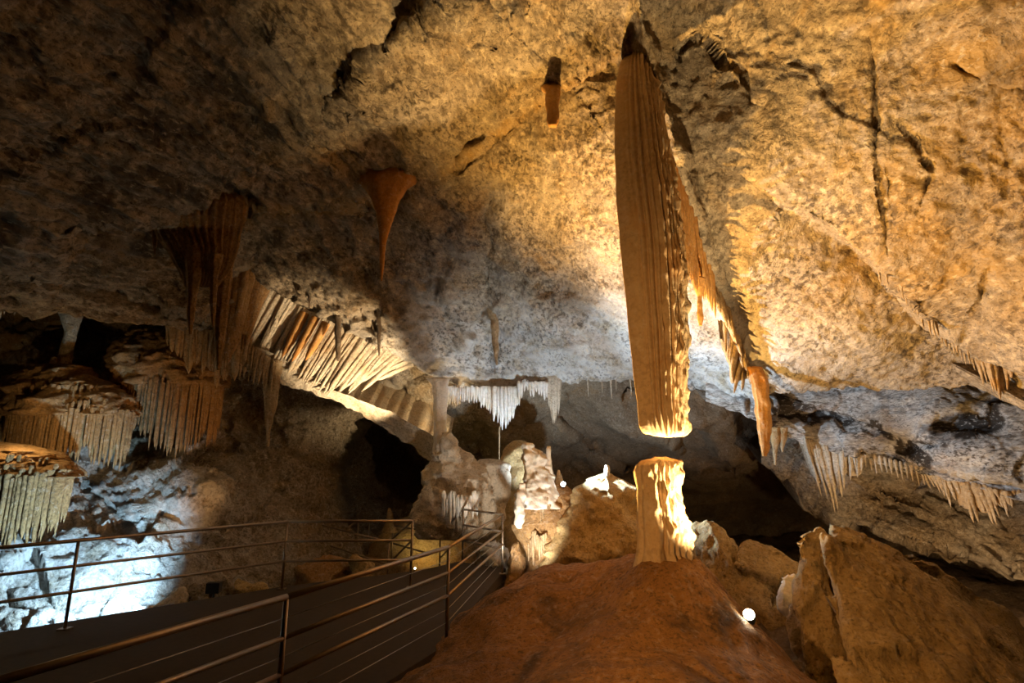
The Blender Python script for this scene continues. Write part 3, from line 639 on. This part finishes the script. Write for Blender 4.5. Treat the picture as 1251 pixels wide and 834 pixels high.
for x, y1, l in ((947, 568, 'long'), (956, 552, 'short')):
    stal('stalactite', [(522, x - 7, x + 7, 12.2), (536, x - 5, x + 5, 12.2), (552 if l == 'long' else 545, x - 3, x + 2, 12.2), (y1, x - .8, x + .8, 12.2)], M_TAN, f'{l} pale stalactite hanging beside the tip of the orange blade')
curtain('drip_curtain', 'bright ribbed curtain with ragged drips under the right slab', [(978, 535), (1000, 545), (1025, 552), (1055, 560)], [(1000, 598), (1022, 624), (1030, 596), (1054, 588)], [12.0, 11.8, 11.6, 11.4], 13, M_PALE, .07, kind='icicle', ragged=10, hang=SLAB)
curtain('drip_curtain', 'pale pointed drips below the edge of the right slab, middle cluster', [(1118, 574), (1140, 580), (1165, 586)], [(1128, 588), (1158, 620), (1172, 600)], [11.0, 10.8, 10.6], 10, M_PALE, .06, kind='icicle', ragged=9, back=False, hang=SLAB)
curtain('drip_curtain', 'tan pointed drips below the edge of the right slab, rightmost cluster', [(1170, 588), (1205, 598), (1240, 606)], [(1182, 632), (1215, 640), (1240, 612)], [10.5, 10.2, 10.0], 14, M_TAN, .07, kind='icicle', ragged=10, hang=SLAB)
lab = 'small pointed stalactite on the right roof slab edge'
icicles(np.linspace(1030, 1125, 16), lambda x: np.interp(x, [1000, 1060, 1100, 1180], [549, 562, 573, 592]), lambda x: random.uniform(6, 18), lambda x, y: float(SLAB.Y(x, y)) - .05, .045, M_PALE, lab, 'small drips on the right slab edge')
curtain('drip_curtain', 'tan drips hanging from the rough roof ridge at the far right', [(1192, 438), (1208, 446), (1226, 452), (1240, 456)], [(1200, 466), (1218, 490), (1230, 470), (1242, 468)], [8.0, 7.8, 7.6, 7.4], 10, M_TAN, .05, kind='icicle', ragged=7, back=False, hang=CEIL)
lab = 'tiny flaky drip along the rough diagonal roof ridge at right'
icicles(np.linspace(1072, 1190, 26), lambda x: np.interp(x, [1040, 1090, 1130, 1200], [298, 343, 393, 440]) + random.uniform(-2, 6), lambda x: random.uniform(6, 18), lambda x, y: float(CEIL.Y(x, y)) - .12, .035, M_TAN, lab, 'flaky drips on the roof ridge')
# white icicle rows over the back chamber
ir_x = np.concatenate([np.linspace(547, 600, 19), np.linspace(588, 632, 20)])
icicles(ir_x, lambda x: 474 + 2 * random.random(), lambda x: float(np.interp(x, [545, 552, 560, 575, 590, 600, 612, 622, 632], [30, 26, 20, 18, 22, 30, 54, 50, 22])) * random.uniform(.7, 1.05), lambda x, y: float(CEIL.Y(x, y - 2)) - .28, .07, M_WHITE,
        'slender white stalactite in the bright icicle row left of centre', 'white icicle row', up=3)
icicles(np.linspace(634, 668, 11), lambda x: 468 + 2 * random.random(), lambda x: random.choice([10, 14, 18, 28]) * random.uniform(.8, 1.1), lambda x, y: float(CEIL.Y(x, y - 2)) - .28, .06, M_WHITE,
        'short cream stalactite right of the white icicle row', 'short cream icicle row', up=3)
curtain('stalactite_cluster', 'long cream stalactite cluster at the right end of the icicle row', [(668, 463), (676, 462), (685, 463)], [(670, 496), (676, 520), (683, 500)], [13.2, 13.2, 13.2], 8, M_PALE, .06, kind='icicle', back=False, cat='stalactite', hang=CEIL)
curtain('stalactite_cluster', 'grey-white stalactite cluster at the left end of the icicle row', [(549, 470), (555, 472), (562, 476)], [(551, 500), (557, 505), (562, 494)], [13.4, 13.4, 13.4], 5, M_PALE, .05, kind='icicle', back=False, cat='stalactite', hang=CEIL)
stal('soda_straw', [(520, 609, 611, 14.4), (540, 609, 611, 14.4), (561, 609.4, 610.6, 14.4)], M_TAN, 'thin brown soda straw below the white icicle row', rows=12, seg=8, noise=.004)
lab = 'faint tiny stalactite on dome edge beside the column'
icicles([718, 735, 746, 752, 770], lambda x: 464, lambda x: random.uniform(10, 26), lambda x, y: float(CEIL.Y(x, y - 2)), .04, M_PALE, lab, 'tiny drips on the dome edge')
# bright slanted curtain under the left roof edge
BRIGHT = curtain('fluted_curtain', 'brightly lit slanted fluted curtain with orange stripes under the left roof edge', [(322, 350), (370, 378), (430, 408), (505, 446)], [(288, 420), (340, 452), (405, 484), (462, 470)], [12.2, 12.6, 13.0, 13.6], 64, M_PALE, .065, Yb=[12.3, 12.5, 12.8, 13.3], ragged=8, sheet_mat=M_PALE)
for k, (s0, s1) in enumerate((((372, 382), (345, 436)), ((386, 388), (358, 442)), ((398, 394), (374, 440)))):
    a = P(*s0, 12.45); b = P(*s1, 12.3)
    tag(spike('stained_flute', a, b, .09, M_ORANGE, 'flute', BRIGHT), ['leftmost', 'middle', 'rightmost'][k] + ' of the three orange iron-stained ribs')
curtain('fluted_curtain', 'small tan fringe curtain at the right end of the bright curtain', [(442, 428), (456, 436), (472, 446)], [(440, 446), (452, 456), (466, 458)], [13.0, 13.2, 13.4], 8, M_TAN, .05, kind='icicle', back=False)
# curtains under the left roof ledge
curtain('fluted_curtain', 'tan ribbed curtain under the left roof ledge beside the brown drapery', [(205, 396), (240, 404), (275, 408), (305, 412)], [(205, 432), (235, 455), (270, 470), (300, 460)], [11.4, 11.5, 11.6, 11.8], 22, M_TAN, .07, ragged=12)
curtain('fluted_curtain', 'dripping cream curtain with a tail below the diagonal ledge', [(298, 418), (318, 430), (340, 446)], [(292, 462), (316, 474), (338, 476)], [12.0, 12.2, 12.4], 13, M_TAN, .06, ragged=9, kind='icicle')
stal('stalactite', [(440, 314, 346, 12.5), (458, 320, 342, 12.45), (475, 322, 340, 12.4), (495, 323, 338, 12.4), (508, 324, 334, 12.4), (525, 325, 330, 12.4), (545, 326, 329, 12.4)], M_TAN, 'brown funnel stalactite with a thin tail below the diagonal ledge', ratio=.5, flute=10, fl_amp=.2)
# thin column and teeth at the far left
stal('cave_column', [(376, 70, 100, 12.4), (390, 76, 98, 12.3), (405, 80, 93, 12.2), (430, 74, 88, 12.1), (450, 68, 84, 12.0), (462, 60, 86, 12.0)], M_TAN, 'slim leaning tan column between roof ledge and terrace at far left', cat='column', flute=7, ratio=.9)
stal('stalagmite', [(436, 63, 68, 11.9), (445, 60, 70, 11.9), (460, 57, 73, 11.9)], M_TAN, 'little stalagmite at the foot of the slim leaning column', cat='stalagmite')
icicles([6, 10, 14, 22, 30, 34, 40], lambda x: 368, lambda x: random.uniform(8, 24), lambda x, y: 10.6, .045, M_TAN, 'small brown tooth stalactite under the far left ledge', 'teeth at the far left')

# flowstone terraces on the left wall: a capped shelf and its flutes
def terrace(label, cap, bot, n, mat, rad, ragged=9):
    """lumpy tiered cap; flutes hang around the front of its lower rim down to the px line bot"""
    py, L_, R_, Y = cap[-1]; c = P((L_ + R_) / 2, py, Y); hw = (R_ - L_) / 2 * mpp(py, Y); rt = .45
    root = empty('flowstone_terrace', c, label, 'flowstone')
    bx, by = zip(*bot)
    for ring in range(2):
        for i in range(n):
            a = math.radians(-178 + 176 * (i + .5 + random.uniform(-.4, .4)) / n); k = .97 - .10 * ring
            x, y = c[0] + hw * k * math.cos(a), c[1] + hw * rt * k * math.sin(a)
            top = np.array([x, y, c[2] + random.uniform(-.02, .14)])
            sx = W / 2 + F * (x - CAM[0]) / (y / (CP - (H / 2 - py) / F * SP))
            yb = float(np.interp(sx, bx, by)) + random.uniform(-ragged * 1.5, ragged * .5); B = P(sx, yb, y); B[0] = x
            spike('flute', top, B, rad * random.uniform(.7, 1.4), mat, 'flute', root)
    body('terrace_cap', cap, mat, root, ratio=rt, rows=80, seg=120, noise=.34, nscale=1.5, knob=.14, tiers=.05)
    for fr in (.55, .8):
        py1, L1, R1, Y1 = [float(np.interp(fr * (len(cap) - 1), range(len(cap)), [q[k] for q in cap])) for k in range(4)]
        c1 = P((L1 + R1) / 2, py1, Y1); h1 = (R1 - L1) / 2 * mpp(py1, Y1)
        for i in range(int(n * .6)):
            a = math.radians(random.uniform(-165, -15)); k = 1.0 + random.uniform(-.04, .03)
            t1 = c1 + np.array([h1 * k * math.cos(a), h1 * rt * k * math.sin(a), random.uniform(-.08, .10)])
            spike('drip', t1, t1 - [0, 0.02, random.uniform(.15, .42)], rad * random.uniform(.7, 1.3), mat, 'icicle', root)
    core = [(py - 3, L_ * .94 + R_ * .06, L_ * .06 + R_ * .94, Y)]
    ym = min(by); core += [((py + ym) / 2, L_ * .9 + R_ * .1, L_ * .1 + R_ * .9, Y), (ym - 4, L_ * .8 + R_ * .2, L_ * .2 + R_ * .8, Y)]
    body('terrace_core', core, mat, root, ratio=rt, rows=20, seg=80, flute=44, fl_amp=.08, noise=.05)
    return root
terrace('large brown fluted flowstone terrace on the left wall', [(404, 170, 214, 12.9), (414, 150, 232, 12.8), (428, 138, 250, 12.7), (445, 131, 266, 12.6), (462, 134, 274, 12.6), (472, 142, 276, 12.6)],
        [(140, 500), (176, 530), (190, 545), (215, 556), (240, 548), (276, 536)], 46, M_BROWN, .038, 12)
terrace('brown fluted flowstone terrace below the slim column at left', [(446, 46, 92, 12.0), (458, 26, 112, 11.9), (474, 14, 138, 11.8), (492, 8, 156, 11.7), (508, 12, 166, 11.7)],
        [(12, 545), (24, 560), (60, 585), (100, 560), (135, 562), (166, 574)], 52, M_BROWN, .034, 13)
terrace('brown and pale fluted flowstone cascade at the lower left edge', [(543, -80, 30, 10.4), (552, -110, 62, 10.3), (566, -120, 84, 10.2), (582, -120, 94, 10.2)],
        [(-120, 670), (0, 674), (40, 668), (94, 640)], 56, M_BROWN, .04, 14)

# ---------------------------------------------------------------- standing formations at the back
FORM = empty('stalagmite_mass', P(560, 680, 12.6), 'cream lumpy stalagmite mass behind the stair railing, dripping at its waist', 'stalagmite')
body('mass', [(534, 541, 552, 12.9), (545, 536, 560, 12.9), (555, 530, 572, 12.9), (568, 524, 580, 12.85), (585, 518, 596, 12.8), (600, 514, 602, 12.8), (620, 508, 606, 12.8), (640, 506, 604, 12.8), (655, 512, 596, 12.8)], M_PALE, FORM, ratio=.8, rows=90, seg=90, noise=.25, nscale=1.8, knob=.14)
body('shoulder', [(561, 588, 606, 13.3), (566, 580, 620, 13.3), (580, 578, 625, 13.3), (600, 580, 624, 13.3), (630, 584, 616, 13.3), (650, 590, 606, 13.3)], M_PALE, FORM, ratio=.8, rows=50, seg=60, noise=.16, nscale=1.8, knob=.06)
body('knob', [(528, 542, 552, 12.7), (534, 540, 556, 12.7), (545, 538, 560, 12.7), (560, 542, 562, 12.7)], M_PALE, FORM, rows=24, seg=30, noise=.08, nscale=5, knob=.08)
for i in range(18):
    x = 542 + i * 2.4 + random.uniform(-1, 1); a = P(x, 598 + random.uniform(0, 12), 11.75 + .02 * abs(i - 9)); b = P(x, random.uniform(628, 648) - .25 * abs(i - 9) * 3, 11.75); b[0], b[1] = a[0], a[1]
    spike('drip', a, b, .055, M_WHITE, 'icicle', FORM)
stal('cave_column', [(462, 522, 550, 13.3), (470, 528, 547, 13.2), (490, 530, 546, 13.2), (520, 530, 545, 13.1), (540, 530, 546, 13.0), (560, 528, 548, 13.0)], M_WHITE, 'white column joining the roof to the cream stalagmite mass', cat='column', flute=5, ratio=.7, fl_amp=.2)
stal('boulder', [(538, 628, 640, 14.6), (545, 618, 650, 14.6), (560, 608, 656, 14.5), (580, 606, 660, 14.4), (610, 606, 660, 14.4), (650, 606, 660, 14.4), (700, 600, 665, 14.2)], M_BOULDER, 'rounded tan boulder behind the white tower stalagmite', cat='boulder', noise=.25, nscale=1.4, rows=60, seg=50)
TOW = empty('stalagmite_tower', P(660, 700, 10.8), 'ragged white-topped tower stalagmite with dripping brown skirts', 'stalagmite')
body('crown', [(541, 640, 650, 10.9), (548, 639, 655, 10.9), (556, 640, 668, 10.9), (570, 642, 674, 10.9), (590, 640, 678, 10.85), (605, 634, 682, 10.8), (620, 630, 690, 10.8)], M_WHITE, TOW, ratio=.6, rows=50, seg=60, noise=.12, nscale=3.5, knob=.12)
body('spire', [(545, 668, 672, 10.8), (560, 666, 674, 10.8), (580, 664, 676, 10.8)], M_WHITE, TOW, rows=20, seg=20, noise=.05, nscale=6)
body('trunk', [(592, 640, 690, 11.0), (610, 632, 700, 11.0), (640, 630, 704, 11.0), (670, 640, 712, 11.0), (700, 644, 720, 11.0), (720, 640, 730, 11.0)], M_BROWN, TOW, ratio=.8, rows=60, seg=70, noise=.20, nscale=2, knob=.1)
for row, (ya, yb, xa, xb, Y, n) in enumerate(((606, 640, 648, 684, 10.25, 13), (650, 692, 642, 684, 10.15, 16))):
    for i in range(n):
        x = xa + (xb - xa) * (i + .5) / n; Y_ = Y + .32 + .45 * ((i + .5) / n * 2 - 1) ** 2; a = P(x, ya + random.uniform(-3, 8), Y_); b = P(x, yb + random.uniform(-22, 4), Y_); b[0] = a[0]
        spike('drip', a, b, .04, M_TAN, 'icicle', TOW)
body('crust', [(590, 634, 642, 10.5), (610, 630, 642, 10.45), (630, 628, 640, 10.4), (645, 630, 638, 10.4)], M_WHITE, TOW, rows=30, seg=24, noise=.06, nscale=5, knob=.06)
stal('flowstone_hump', [(578, 739, 748, 10.9), (586, 724, 764, 10.9), (596, 706, 778, 10.85), (604, 698, 786, 10.8), (620, 690, 796, 10.8), (650, 674, 806, 10.7), (690, 668, 810, 10.5), (730, 664, 812, 10.4)], M_BOULDER, 'broad brown flowstone hump right of the white tower', cat='flowstone', noise=.34, nscale=1.8, rows=80, seg=100, ratio=.6, knob=.14)
stal('stalagmite', [(568, 739, 744, 10.8), (574, 738, 746, 10.8), (590, 737, 746, 10.8), (600, 733, 750, 10.8)], M_PALE, 'small pale stalagmite peg standing on the brown hump', cat='stalagmite', rows=20, seg=16)
stal('stalagmite', [(574, 681, 684, 11.0), (582, 679, 687, 11.0), (598, 677, 690, 11.0)], M_PALE, 'small glowing stalagmite just left of the back lamp', cat='stalagmite', rows=16, seg=16)
stal('flowstone_dome', [(628, 505, 540, 15.4), (634, 490, 556, 15.4), (645, 474, 566, 15.3), (665, 456, 576, 15.2), (685, 440, 584, 15.1), (710, 420, 590, 15.0), (730, 410, 600, 15.0)], M_TAN, 'smooth tan flowstone dome below the cream stalagmite mass', cat='flowstone', rows=60, seg=90, noise=.16, ratio=.55, nscale=1.5, knob=.05)
stal('stalagmite', [(620, 474, 477, 14.0), (626, 473, 479, 14.0), (640, 470, 482, 14.0), (650, 466, 486, 14.0)], M_TAN, 'tiny stalagmite behind the corner of the far railing', cat='stalagmite', rows=16, seg=14)

# ---------------------------------------------------------------- boulders (convex blocks, chipped)
def hull_rock(name, pts, mat, label, cat='boulder', cuts=4, amp=.05, sc=2.2, group=None, parent=None, hi=.015):
    V = np.array([P(*p) if len(p) == 3 else p[:3] for p in pts])
    bm = bmesh.new()
    for v in V: bm.verts.new(v)
    r = bmesh.ops.convex_hull(bm, input=list(bm.verts))
    bmesh.ops.delete(bm, geom=[e for e in r['geom_interior'] if isinstance(e, bmesh.types.BMVert)], context='VERTS')
    bmesh.ops.triangulate(bm, faces=bm.faces)
    for k in range(cuts):
        bmesh.ops.subdivide_edges(bm, edges=bm.edges, cuts=1, use_grid_fill=True)
        if k == 2: bmesh.ops.smooth_vert(bm, verts=bm.verts, factor=.35, use_axis_x=True, use_axis_y=True, use_axis_z=True)
    bmesh.ops.recalc_face_normals(bm, faces=bm.faces); bm.normal_update(); bm.verts.index_update()
    p = np.array([v.co for v in bm.verts]); n = np.array([v.normal for v in bm.verts])
    d = amp * fbm(p * sc, 3) + amp * 1.1 * fbm(p * sc * 2.3 + 7, 3, ridged=True) + amp * 1.3 * facets(p + .15 * perlin(p * 2)[:, None], .9 / sc * 1.6) + hi * fbm(p * 11, 2)
    p = p + n * d[:, None]; fc = [[v.index for v in f.verts] for f in bm.faces]; bm.free()
    o = mesh_obj(name, p, fc, mat, parent)
    return tag(o, label, cat, group) if label else o
BIG = empty('boulder', P(1130, 850, 6.6), 'large golden-brown leaning slab boulder with a flaked left edge at the lower right', 'boulder')
hull_rock('slab', [(1014, 640, 7.7), (1030, 640, 7.9), (1010, 662, 7.3), (1020, 720, 6.9), (1042, 790, 6.4), (1050, 850, 5.8), (1060, 655, 8.0), (1120, 690, 8.2), (1190, 740, 8.0), (1270, 815, 7.6), (1300, 900, 6.0), (1070, 900, 5.4), (1180, 900, 5.4), (1100, 700, 7.1), (1100, 850, 8.5)], M_BOULDER, None, cuts=5, amp=.045, sc=1.8, hi=.03, parent=BIG)
for pts in ([(1003, 651, 7.2), (1012, 655, 7.1), (1008, 690, 6.95), (1022, 722, 6.75), (1040, 730, 6.8), (1036, 690, 7.0), (1030, 664, 7.3), (1020, 700, 7.4)],
            [(1008, 728, 6.7), (1022, 722, 6.7), (1030, 760, 6.5), (1046, 790, 6.3), (1060, 770, 6.4), (1044, 730, 6.7), (1040, 770, 7.0)],
            [(1018, 806, 6.1), (1030, 802, 6.1), (1046, 812, 6.0), (1060, 850, 5.7), (1024, 840, 5.9), (1050, 840, 6.5)],
            [(1066, 661, 7.75), (1072, 668, 7.6), (1068, 690, 7.4), (1076, 702, 7.25), (1096, 700, 7.3), (1090, 676, 7.7), (1080, 690, 8.0)]):
    hull_rock('flake', pts, M_BOULDER, None, cuts=4, amp=.03, sc=3.5, hi=.012, parent=BIG)
hull_rock('boulder', [(973, 660, 7.5), (985, 655, 7.6), (1006, 645, 7.8), (1000, 700, 7.2), (1015, 740, 7.0), (1035, 795, 6.9), (1010, 850, 6.8), (982, 800, 7.0), (984, 720, 7.3), (1030, 700, 8.3), (1040, 820, 8.2), (985, 850, 7.6)], M_BOULDER, 'dark upright rock fin against the left side of the leaning slab', cuts=4, amp=.05)
hull_rock('boulder', [(1068, 668, 8.6), (1076, 662, 8.8), (1110, 690, 9.0), (1150, 712, 9.2), (1200, 730, 9.0), (1175, 742, 8.6), (1270, 820, 8.3), (1251, 760, 9.2), (1080, 720, 8.4), (1150, 800, 8.4), (1100, 780, 9.4)], M_BOULDER, 'low brown rock ridge behind the leaning slab', cuts=4, amp=.06)
hull_rock('boulder', [(903, 668, 9.4), (912, 656, 9.4), (940, 668, 9.4), (978, 692, 9.2), (985, 715, 9.0), (940, 705, 8.9), (900, 690, 9.0), (930, 740, 9.2), (985, 745, 9.4), (960, 690, 10.2)], M_BOULDER, 'flat tilted brown block behind the mound lamp', cuts=4, amp=.05)
hull_rock('boulder', [(846, 645, 9.8), (870, 648, 9.6), (884, 655, 9.4), (905, 690, 9.2), (940, 715, 9.0), (960, 760, 8.6), (850, 720, 9.2), (880, 790, 8.6), (960, 800, 8.8), (850, 700, 10.2), (930, 700, 10.2)], M_BOULDER, 'rough brown rock pile base right of the stump', cuts=4, amp=.10)
hull_rock('boulder', [(955, 705, 8.0), (970, 700, 8.0), (984, 706, 7.9), (984, 735, 7.8), (950, 728, 8.0), (948, 745, 8.0), (975, 760, 7.9), (965, 720, 8.5), (985, 740, 8.4)], M_WHITE, 'rounded white boulder beside the upright rock fin', cuts=4, amp=.04, sc=3)
hull_rock('boulder', [(974, 728, 7.5), (984, 740, 7.4), (984, 768, 7.3), (966, 776, 7.4), (960, 762, 7.5), (975, 800, 7.4), (985, 760, 7.8)], M_PALE, 'small jagged pale rock under the white boulder', cuts=3, amp=.04, sc=4)
for i, (px, py, Y, r, lb) in enumerate(((885, 768, 7.6, .22, 'dark rubble rock just right of the mound lamp'), (925, 790, 7.0, .28, 'dark rubble rock below and right of the mound lamp'), (955, 820, 6.6, .30, 'dark rubble rock at the foot of the upright fin'))):
    c = P(px, py, Y); pts = [tuple(c + r * np.array(v)) + (0,) for v in RNG.normal(size=(14, 3)) * np.array([.7, .7, .5])]
    hull_rock('rubble_rock', pts, M_GROUND, lb, 'rock', cuts=3, amp=.04, sc=4)
hull_rock('boulder', [(594, 668, 12.0), (612, 666, 12.0), (622, 680, 11.8), (618, 700, 11.6), (596, 702, 11.6), (606, 690, 11.2), (610, 690, 12.6), (596, 690, 12.6)], M_WHITE, 'white angular rock beyond the railing corner', cuts=4, amp=.07, sc=4)
hull_rock('boulder', [(626, 660, 10.9), (634, 656, 10.9), (640, 700, 10.6), (622, 700, 10.6), (640, 720, 10.8), (616, 722, 10.6), (630, 690, 11.3)], M_BROWN, 'pointed brown rock at the foot of the white tower', cuts=3, amp=.05, sc=4)
for i, (px, py, Y, s, mt, lb) in enumerate(((188, 752, 9.4, .34, M_WHITE, 'pale rock beside the railing lamp at lower left'), (232, 735, 9.9, .30, M_WALL, 'grey rubble rock between pale rock and black lamp box'), (212, 742, 9.7, .24, M_PALE, 'small pale pebble rock beyond the left railing'), (255, 725, 10.3, .28, M_WALL, 'grey rubble rock next to the black lamp box'),
        (300, 730, 10.8, .35, M_BOULDER, 'low brown rock beyond the middle of the left railing'), (392, 706, 12.0, .4, M_BROWN, 'round brown rock below the stair railing'), (440, 704, 11.8, .35, M_BOULDER, 'flat brown rock below the dome by the stairs'))):
    c = P(px, py, Y); r_ = np.random.default_rng(50 + i); pts = [tuple(c + s * np.array(v)) + (0,) for v in r_.normal(size=(16, 3)) * np.array([.7, .6, .45])]
    hull_rock('rubble_rock', pts, mt, lb, 'rock', cuts=3, amp=.05, sc=3)

# ---------------------------------------------------------------- railings
def tube(name, a, b, r, mat, parent, seg=10):
    a = np.asarray(a, float); b = np.asarray(b, float); d = b - a; d /= np.linalg.norm(d)
    u = np.cross(d, [0, 0, 1] if abs(d[2]) < .9 else [1, 0, 0]); u /= np.linalg.norm(u); w = np.cross(d, u)
    th = np.linspace(0, 2 * np.pi, seg, endpoint=False)
    ring = r * (np.cos(th)[:, None] * u + np.sin(th)[:, None] * w)
    V = np.concatenate([a + ring, b + ring]); f = [(i, (i + 1) % seg, seg + (i + 1) % seg, seg + i) for i in range(seg)] + [tuple(range(seg - 1, -1, -1)), tuple(range(seg, 2 * seg))]
    return mesh_obj(name, V, f, mat, parent)
def railing(label, pts, posts, rails=(1.05, .72, .40), wires=(), zb=0.0, r=.024):
    """pts: (x, y, zfloor) corner line; posts: parameters (segment + fraction)"""
    pts = [np.array(p, float) for p in pts]
    root = empty('railing', pts[0], label, 'railing')
    for h in rails:
        for a, b in zip(pts[:-1], pts[1:]): tube('top_rail' if h == rails[0] else 'mid_rail', a + [0, 0, h], b + [0, 0, h], r if h == rails[0] else r * .8, M_RAIL, root)
    for h in wires:
        for a, b in zip(pts[:-1], pts[1:]): tube('cable', a + [0, 0, h], b + [0, 0, h], .0035, M_WIRE, root, 6)
    for s in posts:
        k = min(int(s), len(pts) - 2); q = pts[k] + (pts[k + 1] - pts[k]) * (s - k)
        post = tube('post', q, q + [0, 0, rails[0]], r * .85, M_RAIL, root)
        prism('base_plate', [(q[0] + x, q[1] + y) for x, y in ((-.06, -.06), (.06, -.06), (.06, .06), (-.06, .06))], q[2], q[2] + .012, M_RAIL, post, np.array(root.location))
    return root
near = [PZ(0, 831, 1.05), PZ(350, 729, 1.05), PZ(548, 668, 1.05), PZ(614, 628, 1.05)]
near = [np.array([p[0], p[1], 0]) for p in near]
n0 = near[0] + (near[0] - near[1]) * .35
railing('near railing of bronze steel tubes with thin cables along the walkway', [n0, near[1], near[2], near[3]], (0, 1, 2, 3), rails=(1.05, .76, .51), wires=(.90, .63, .36, .22))
far = [PZ(-2, 668, 1.05), PZ(96, 660, 1.05), PZ(351, 637, 1.05), PZ(504, 636, 1.05)]
far = [np.array([p[0], p[1], 0]) for p in far]; f0 = far[1] + (far[1] - far[2]) * 1.4
railing('far railing of dark steel tubes in front of the blue-lit rocks', [f0, far[2], far[3]], (0, 1.4 / 2.4, 1, 2), rails=(1.05, .74, .43))
def free_rail(label, lines, posts, r=.02):
    """stair railing from px lines: ((px,py,Y),(px,py,Y)) and posts ((px,py_top,Y), drop)"""
    root = empty('stair_railing', P(*posts[0][0]), label, 'railing')
    for a, b in lines: tube('rail', P(*a), P(*b), r, M_RAIL, root)
    for a, h in posts:
        q = P(*a); tube('post', q, q - [0, 0, h], r * .9, M_RAIL, root)
    return root
free_rail('stair railing descending from the far railing corner', [((504, 636, 10.9), (475, 662, 12.0)), ((504, 659, 10.9), (475, 688, 12.0)), ((475, 662, 12.0), (388, 640, 14.2)), ((475, 690, 12.0), (390, 662, 14.2)), ((388, 640, 14.2), (362, 670, 13.8)), ((433, 638, 14.8), (410, 659, 14.4))],
          [((475, 662, 12.0), 1.0), ((387, 640, 14.2), 1.0), ((362, 670, 13.8), .7), ((395, 645, 14.2), .8), ((438, 634, 14.8), 1.0), ((422, 634, 14.9), 1.0), ((451, 638, 14.9), .8)])
c1 = near[3] + np.array([0, 0, 1.05]); bk = PZ(566, 622, 1.05)
free_rail('stair railing beyond the end of the near railing', [(((566, 622, bk[1])), (538, 652, 12.5)), ((566, 650, bk[1]), (539, 680, 12.5)), ((538, 652, 12.5), (463, 638, 14.6)), ((520, 675, 13.0), (478, 663, 14.4)), ((566, 622, bk[1]), (614, 628, c1[1])), ((566, 641, bk[1]), (614, 649, c1[1])), ((566, 660, bk[1]), (614, 670, c1[1]))],
          [((566, 622, bk[1]), 1.05), ((538, 652, 12.5), 1.0), ((480, 641, 14.2), .9)])

# ---------------------------------------------------------------- lamp fixtures
def lamp(label, pos, aim, lens, s=1.0):
    pos = np.asarray(pos, float); root = empty('spotlight', pos - [0, 0, .10 * s], label, 'lamp')
    d = np.asarray(aim, float) - pos; d /= np.linalg.norm(d)
    tube('housing', pos - d * .12 * s, pos - d * .01 * s, .055 * s, M_FIX, root, 16)
    tube('lens', pos - d * .012 * s, pos + d * .002 * s, .048 * s, lens, root, 16)
    tube('stake', pos - d * .06 * s, pos - d * .06 * s - [0, 0, .16 * s], .012 * s, M_FIX, root, 8)
    return root
lamp('bright warm spotlight on the right shoulder of the mound', LAMP_MOUND, CAM + [0, 0, 3], M_LENSW, 1.1)
lamp('bright cool spotlight between the white tower and the hump', LAMP_BACK, CAM + [0, 0, 3], M_LENSC, .9)
lamp('small yellow path lamp at the foot of the far railing corner', LAMP_PATH, CAM + [3, 0, 3], M_LENSY, .5)
lamp('low warm uplight hidden behind the left crest of the mound', LAMP_CREST, (2.4, 6.6, 6.5), M_LENSW, .8)
lamp('small white lamp on the rocks below the left railing', LAMP_LEFT, CAM + [0, 0, 4], M_LENSC, .8)
lb = P(262, 716, 9.6)
bx = empty('lamp_box', lb, 'small black lamp box beyond the left railing', 'lamp')
prism('housing', [(lb[0] - .10, lb[1] - .08), (lb[0] + .10, lb[1] - .05), (lb[0] + .08, lb[1] + .10), (lb[0] - .12, lb[1] + .06)], lb[2] - .10, lb[2] + .06, M_FIX, bx)
tube('stake', lb - [0, 0, .1], lb - [0, 0, .35], .015, M_FIX, bx, 8)
